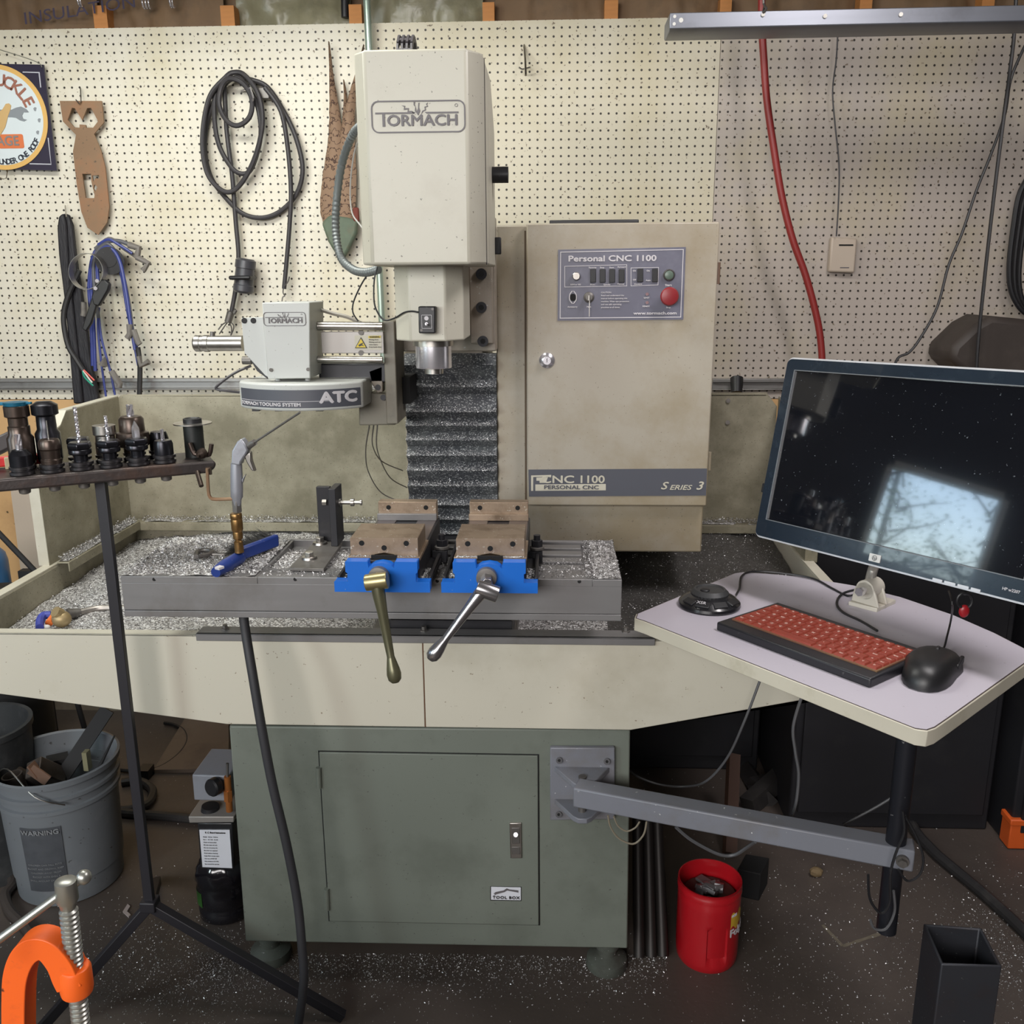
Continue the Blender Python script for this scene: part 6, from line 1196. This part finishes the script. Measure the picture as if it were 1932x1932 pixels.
ax0, ax1 = P(124, 1668, Yc+.01), P(168, 2075, Yc+.01); adr = (ax1-ax0).normalized(); s_ = (P(100, 1850, Yc)-P(0, 1850, Yc)).length/100
mb = MB().lathe(ax0+adr*(175-2)*s_, adr, [(.5*s_*50, 0), (.5*s_*56, .004), (.5*s_*58, .030*1.0), (.5*s_*54, .036)], n=28); mb.build('screw_boss', orange, t, bev=.001)
prof = [(.0085, 0), (.0115, .002), (.0120, .026), (.0095, .030), (.0085, .036)]; z = .038; pitch = .0062
while z < .27: prof += [(.0074, z), (.0102, z+pitch*.35), (.0102, z+pitch*.6), (.0074, z+pitch*.95)]; z += pitch
mb = MB().lathe(ax0-adr*.006, adr, prof, n=28); mb.build('screw', pm('screw_steel', (.36, .36, .33), .35, metal=.8, var=.15, dirt=((.2, .2, .19), .2, 30)), t)
h0, h1 = P(158, 1655, Yc+.02), P(-60, 1815, Yc-.035); MB().cyl(h0, h1, .0047, n=16).ell(h0, (.0085, .0085, .0085)).build('handle_bar', pm('screw_steel', (.36,)*3), t)
MB().cyl(ax1-adr*.06, ax1-adr*.04, .016, .012).build('swivel_pad', pm('screw_steel', (.36,)*3), t)
tag(MB().bx(-1.3, -.35, .0, .90, .46, .50).bx(-1.28, -1.22, .02, .08, 0, .46).bx(-.43, -.37, .02, .08, 0, .46).bx(-1.28, -1.22, .82, .88, 0, .46).bx(-.43, -.37, .82, .88, 0, .46).build('low_bench', pm('bench_wood', (.20, .14, .08), .6)), 'low wooden bench just below the frame under the orange clamp', 'bench')

# ------------------------------------------------------------------ floor things, right
fr_ = PZ(1342, 1842, 0); r_ = .0700; fc = V((fr_.x, fr_.y+r_, 0)); hz = P(1347, 1695, fc.y-r_).z+.0
redp = pm('glossy_red_can', (.42, .008, .014), .3, var=.12, vs=5, dirt=((.22, .008, .01), .2, 8), coat=.3)
t = thing('red_coffee_can', 'red plastic coffee can with a grip recess, holding metal scraps', 'can', fc)
mb = MB(); n = 64; vs = []; prof = [(.90, 0), (.95, .006), (.97, .02), (.98, .04)]+[(.98, .04+i*.0085) for i in range(1, int((hz-.075)/.0085))]+[(.98, hz-.03), (.96, hz-.027), (.96, hz-.022), (1.0, hz-.02), (1.0, hz-.012), (.97, hz-.010), (.97, hz-.001), (.985, hz), (.95, hz), (.93, hz-.01), (.92, .04), (.5, .03)]
hm0 = R_(-90+10)
for q, z in prof:
    for i in range(n):
        a = 2*math.pi*i/n; r = q*r_
        da = (a-(hm0 % (2*math.pi))+math.pi) % (2*math.pi)-math.pi
        if q > .97 and q <= .98 and .03 < z < hz*.56 and abs(da) < R_(17): r -= .012
        vs.append(fc+V((r*math.cos(a), r*math.sin(a), z)))
mb.add(vs, [(k_*n+i, k_*n+(i+1) % n, (k_+1)*n+(i+1) % n, (k_+1)*n+i) for k_ in range(len(prof)-1) for i in range(n)]+[tuple(range(n))[::-1], tuple(range(len(vs)-n, len(vs)))]); mb.build('can_body', redp, t, ang=50)
def wrapc(z0, adeg, r):
    def f_(u, v, w_): a = R_(adeg)+u/r; return V((fc.x+(r+w_)*math.cos(a), fc.y+(r+w_)*math.sin(a), z0+v))
    return f_
mb = MB(); fu = wrapc(hz*.62, -38, r_*.985); vs = [fu(-.022+.05*i/12, v+.006*math.sin(i), 0) for i in range(13) for v in (.022, -.012)]; mb.add(vs, [(2*i, 2*i+1, 2*i+3, 2*i+2) for i in range(12)]); mb.build('yellow_label', pm('can_yellow', (.65, .42, .04), .4, var=.3, vs=40), t)
MB().text('Folgers', .026, None, bold=.0008, align='LEFT', warp=wrapc(hz*.50, -58, r_*.989)).build('can_lettering', ink, t)
MB().text('100%', .008, None, bold=.0003, align='LEFT', warp=wrapc(hz*.72, -56, r_*.989)).build('percent_mark', ink, t)
rd = random.Random(9)
for i in range(13):
    a = rd.uniform(0, 6.28); q = rd.uniform(0, .042); p = fc+V((q*math.cos(a), q*math.sin(a), hz-.030+rd.uniform(-.004, .008)))
    o = MB().box(p, (rd.uniform(.018, .035), rd.uniform(.012, .022), rd.uniform(.006, .014)), Matrix.Rotation(rd.uniform(0, 6), 3, 'Z') @ Matrix.Rotation(rd.uniform(-.5, .5), 3, 'X')).build('metal_scrap', pm('scrap_grey', (.22, .21, .215), .4, metal=.6, var=.3, vs=30), bev=.001)
    tag(o, 'small grey metal scrap inside the red coffee can', 'scrap', 'scraps in the red can')
pf = MB().cyl(fc+V((0, 0, .03)), fc+V((0, 0, hz-.038)), .058, n=24).build('scrap_fill', scrap); tag(pf, 'mass of small metal scraps filling the red coffee can', 'metal scrap', kind='stuff')
for i, (xt, xb) in enumerate(((1203, 1206), (1222, 1229), (1240, 1251))):
    b_ = PZ(xb, 1806-i, .011)+V((0, .0, 0)); tp = P(xt, 1540, b_.y+.16); tp2 = b_+(tp-b_)*1.1
    o = MB().lathe(b_, (tp2-b_), [(.0095, .004), (.0125, 0), (.0125, (tp2-b_).length)], n=20, cap=True).build('steel_pipe', pm('dark_pipe', (.030, .026, .024), .5, metal=.5, var=.3, vs=10)); tag(o, 'dark steel pipe leaning behind the stand, %s of the three' % ('nearest the stand', 'middle', 'furthest right')[i], 'pipe', 'steel pipes beside the stand')
# square tube standing at the lower right
zt6 = .36; q4 = [PZ(1742, 1742, zt6), PZ(1852, 1750, zt6), PZ(1891, 1823, zt6), PZ(1776, 1819, zt6)]; cc4 = sum(q4, V())/4; in4 = [q+(cc4-q)*.10 for q in q4]
lo4 = [V((q.x, q.y, 0)) for q in q4]; li4 = [V((q.x, q.y, 0)) for q in in4]; mb = MB()
mb.add(q4+in4+lo4+li4, [(i, (i+1) % 4, 4+(i+1) % 4, 4+i) for i in range(4)]+[(i, (i+1) % 4, 8+(i+1) % 4, 8+i) for i in range(4)]+[(4+i, 4+(i+1) % 4, 12+(i+1) % 4, 12+i) for i in range(4)]+[(8+i, 8+(i+1) % 4, 12+(i+1) % 4, 12+i) for i in range(4)])
tag(mb.build('square_tube', pm('dark_tube_steel', (.040, .042, .050), .5, metal=.4, var=.2, vs=5, dirt=((.05, .03, .025), .3, 8), speck=((.2, .2, .2), .1, 100)), bev=.003), 'open dark steel square tube standing upright in the lower right', 'tube')
pk = PZ(1400, 1700, 0); t = MB().prism([PZ(1388, 1690, 0), PZ(1432, 1700, 0), PZ(1448, 1668, 0), PZ(1404, 1660, 0)], (0, 0, .075)); tag(t.build('steel_block', blk, bev=.002), 'dark steel block on the floor behind the red can', 'block')
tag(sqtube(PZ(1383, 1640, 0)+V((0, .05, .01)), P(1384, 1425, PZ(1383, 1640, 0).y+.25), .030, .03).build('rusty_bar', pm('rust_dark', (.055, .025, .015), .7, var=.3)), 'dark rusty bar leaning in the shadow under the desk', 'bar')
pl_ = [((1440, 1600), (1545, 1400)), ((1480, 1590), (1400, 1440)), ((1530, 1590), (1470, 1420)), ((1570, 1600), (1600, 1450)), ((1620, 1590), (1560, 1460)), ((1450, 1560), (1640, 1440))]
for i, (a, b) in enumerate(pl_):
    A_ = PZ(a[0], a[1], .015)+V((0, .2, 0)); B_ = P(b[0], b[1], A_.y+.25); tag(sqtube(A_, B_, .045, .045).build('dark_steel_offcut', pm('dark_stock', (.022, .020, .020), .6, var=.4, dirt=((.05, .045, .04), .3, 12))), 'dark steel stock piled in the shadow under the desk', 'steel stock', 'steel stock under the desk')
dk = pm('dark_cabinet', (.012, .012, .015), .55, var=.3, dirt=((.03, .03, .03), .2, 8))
def cabx(x0, x1, y0, y1, z1, lab, nm='dark_cabinet'):
    t = thing(nm, lab, 'cabinet', ((x0+x1)/2, (y0+y1)/2, 0)); MB().bx(x0, x1, y0, y1, 0, z1).build('cabinet_body', dk, t, bev=.005)
    MB().bx(x0+.02, x1-.02, y0-.012, y0-.001, .05, z1*.5-.01).build('cabinet_door', dk, t, bev=.003); MB().bx(x0+.02, x1-.02, y0-.012, y0-.001, z1*.5+.01, z1-.03).build('cabinet_door', dk, t, bev=.003)
cabx(.66, 1.20, 2.28, 2.85, .99, 'black steel cabinet behind the desk and monitor at the right'); cabx(.20, .64, 2.58, 2.9, .70, 'low dark cabinet added to deepen the shade behind the chip tray'); cabx(1.22, 1.9, 2.2, 2.85, .93, 'dark cabinet at the right edge beside the orange box')  # low cabinet is added to keep the space under the tray near black
ob = PZ(1901, 1603, 0); t = thing('orange_box', 'orange box on the floor at the right edge of the photo', 'box', ob)
MB().bx(ob.x, ob.x+.30, ob.y, ob.y+.05, .002, .085).build('box_body', pm('orange_box', (.62, .10, .015), .5, var=.15, vs=6), t, bev=.003); MB().bx(ob.x-.003, ob.x+.303, ob.y-.003, ob.y+.053, .072, .090).build('box_lid', pm('orange_box', (.6, .1, .01)), t, bev=.003)
tag(MB().ell(PZ(1540, 1645, .012), (.018, .013, .013), n=7, k=5).build('stone', pm('tan_stone', (.17, .12, .06), .8, var=.3)), 'small tan stone on the floor under the desk', 'stone')
wire([PZ(x, y, .012) for x, y in ((1690, 1470), (1720, 1555), (1760, 1605), (1800, 1640), (1860, 1690), (1930, 1755), (2000, 1830))], .014, 'floor_hose', rubber, 'thick dark hose lying across the floor at the lower right', 'hose', n=10)
ch = MB()
for px in (((1552, 1745), (1578, 1770), (1590, 1785)), ((1590, 1785), (1625, 1772), (1660, 1762))):
    a, b = PZ(*px[0], .0006), PZ(*px[-1], .0006); d = (b-a); s2 = V((-d.y, d.x, 0)).normalized()*.004; vs = []
    for i in range(13): q = a+d*i/12; k_ = 1+.5*noise.noise(q*60); vs += [q+s2*k_, q-s2*k_]
    ch.add(vs, [(2*i, 2*i+1, 2*i+3, 2*i+2) for i in range(12)])
struct('floor_mark', ch, pm('chalk_mark', (.13, .11, .08), .9, var=.4, vs=60))

# chips scattered over the floor
mb = MB()
def ff(r):
    k_ = r.random()
    if k_ < .35: p = PZ(r.uniform(380, 1260), 1800+abs(r.gauss(0, 40)), 0)
    elif k_ < .62: p = PZ(r.gauss(330, 130), r.gauss(1830, 60), 0)
    elif k_ < .74: p = PZ(r.gauss(1850, 60), r.gauss(1800, 50), 0)
    elif k_ < .86: p = PZ(r.uniform(1400, 1932), r.uniform(1620, 1932), 0)
    else: p = PZ(r.uniform(0, 1932), r.uniform(1350, 1932), 0)
    if SX0-.02 < p.x < SX1+.02 and p.y > SY+.12: return None
    if p.y > 2.9 or p.y < .9: return None
    return (p.x, p.y, .0012)
flakes(mb, 11000, ff, .0008, .0027, seed=21); tag(mb.build('metal_chips', flake), 'tiny bright metal chips scattered over the dark floor', 'metal chips', kind='stuff')

# ------------------------------------------------------------------ trees outside the window
bark = pm('grey_bark', (.10, .085, .07), .9, var=.3); leafm = pm('spring_leaves', (.42, .52, .30), .7, var=.4, vs=9)
rd = random.Random(12)
for i in range(6):
    bx_, by = -4.2-1.4*(i % 3), -.3+.5*i; t = thing('tree', 'leafy tree outside the left-hand window, seen only reflected in the screen', 'tree', (bx_, by, 0), 'trees outside the window')
    mb = MB().tube([(bx_, by, 0), (bx_+rd.gauss(0, .05), by+rd.gauss(0, .05), 1.4), (bx_+rd.gauss(0, .1), by+rd.gauss(0, .15), 3.2)], [.05, .035, .01], n=7)
    tips = []
    for k_ in range(26):
        z = rd.uniform(.7, 3); a = V((bx_, by, z)); b = a+V((rd.gauss(0, .2), rd.gauss(0, .45), rd.uniform(.1, .5))); mb.tube([a, (a+b)/2+V((0, rd.gauss(0, .06), .02)), b], [.012, .008, .003], n=5, sm=3); tips += [(a+b)/2, b]
    mb.build('trunk', bark, t)
    mb = MB(); flakes(mb, 1500, lambda r: (lambda q: (q.x+r.gauss(0, .13), q.y+r.gauss(0, .13), q.z+r.gauss(0, .13)))(r.choice(tips)), .012, .028, seed=40+i); tag(mb.build('leaves', leafm, t), kind='stuff')
struct('floor_outside', MB().bx(-12, -2.7, -6, 8, -.12, -.02), pm('ground_leaf', (.16, .17, .07), .9, var=.3))

# bright spring clips hooked over the top of the pegboard, among the insulation
for x, y, lab in ((152, 2, 'above the garage sign and bomb cutout'), (277, 6, 'left of the coiled cable'), (325, 4, 'above the coiled cable')):
    c = P(x, y, YW-.01); t = thing('spring_clip', 'shiny spring clip at the pegboard top edge '+lab, 'clip', c)
    for d_ in (-.010, 0, .010) if x == 277 else (-.004, .004): MB().tube([c+V((d_, 0, .03)), c+V((d_, -.012, 0)), c+V((d_*.9, 0, -.016)), c+V((d_*.8, .012, -.010))], .003, n=8, sm=4).build('clip_leg', chrome, t)
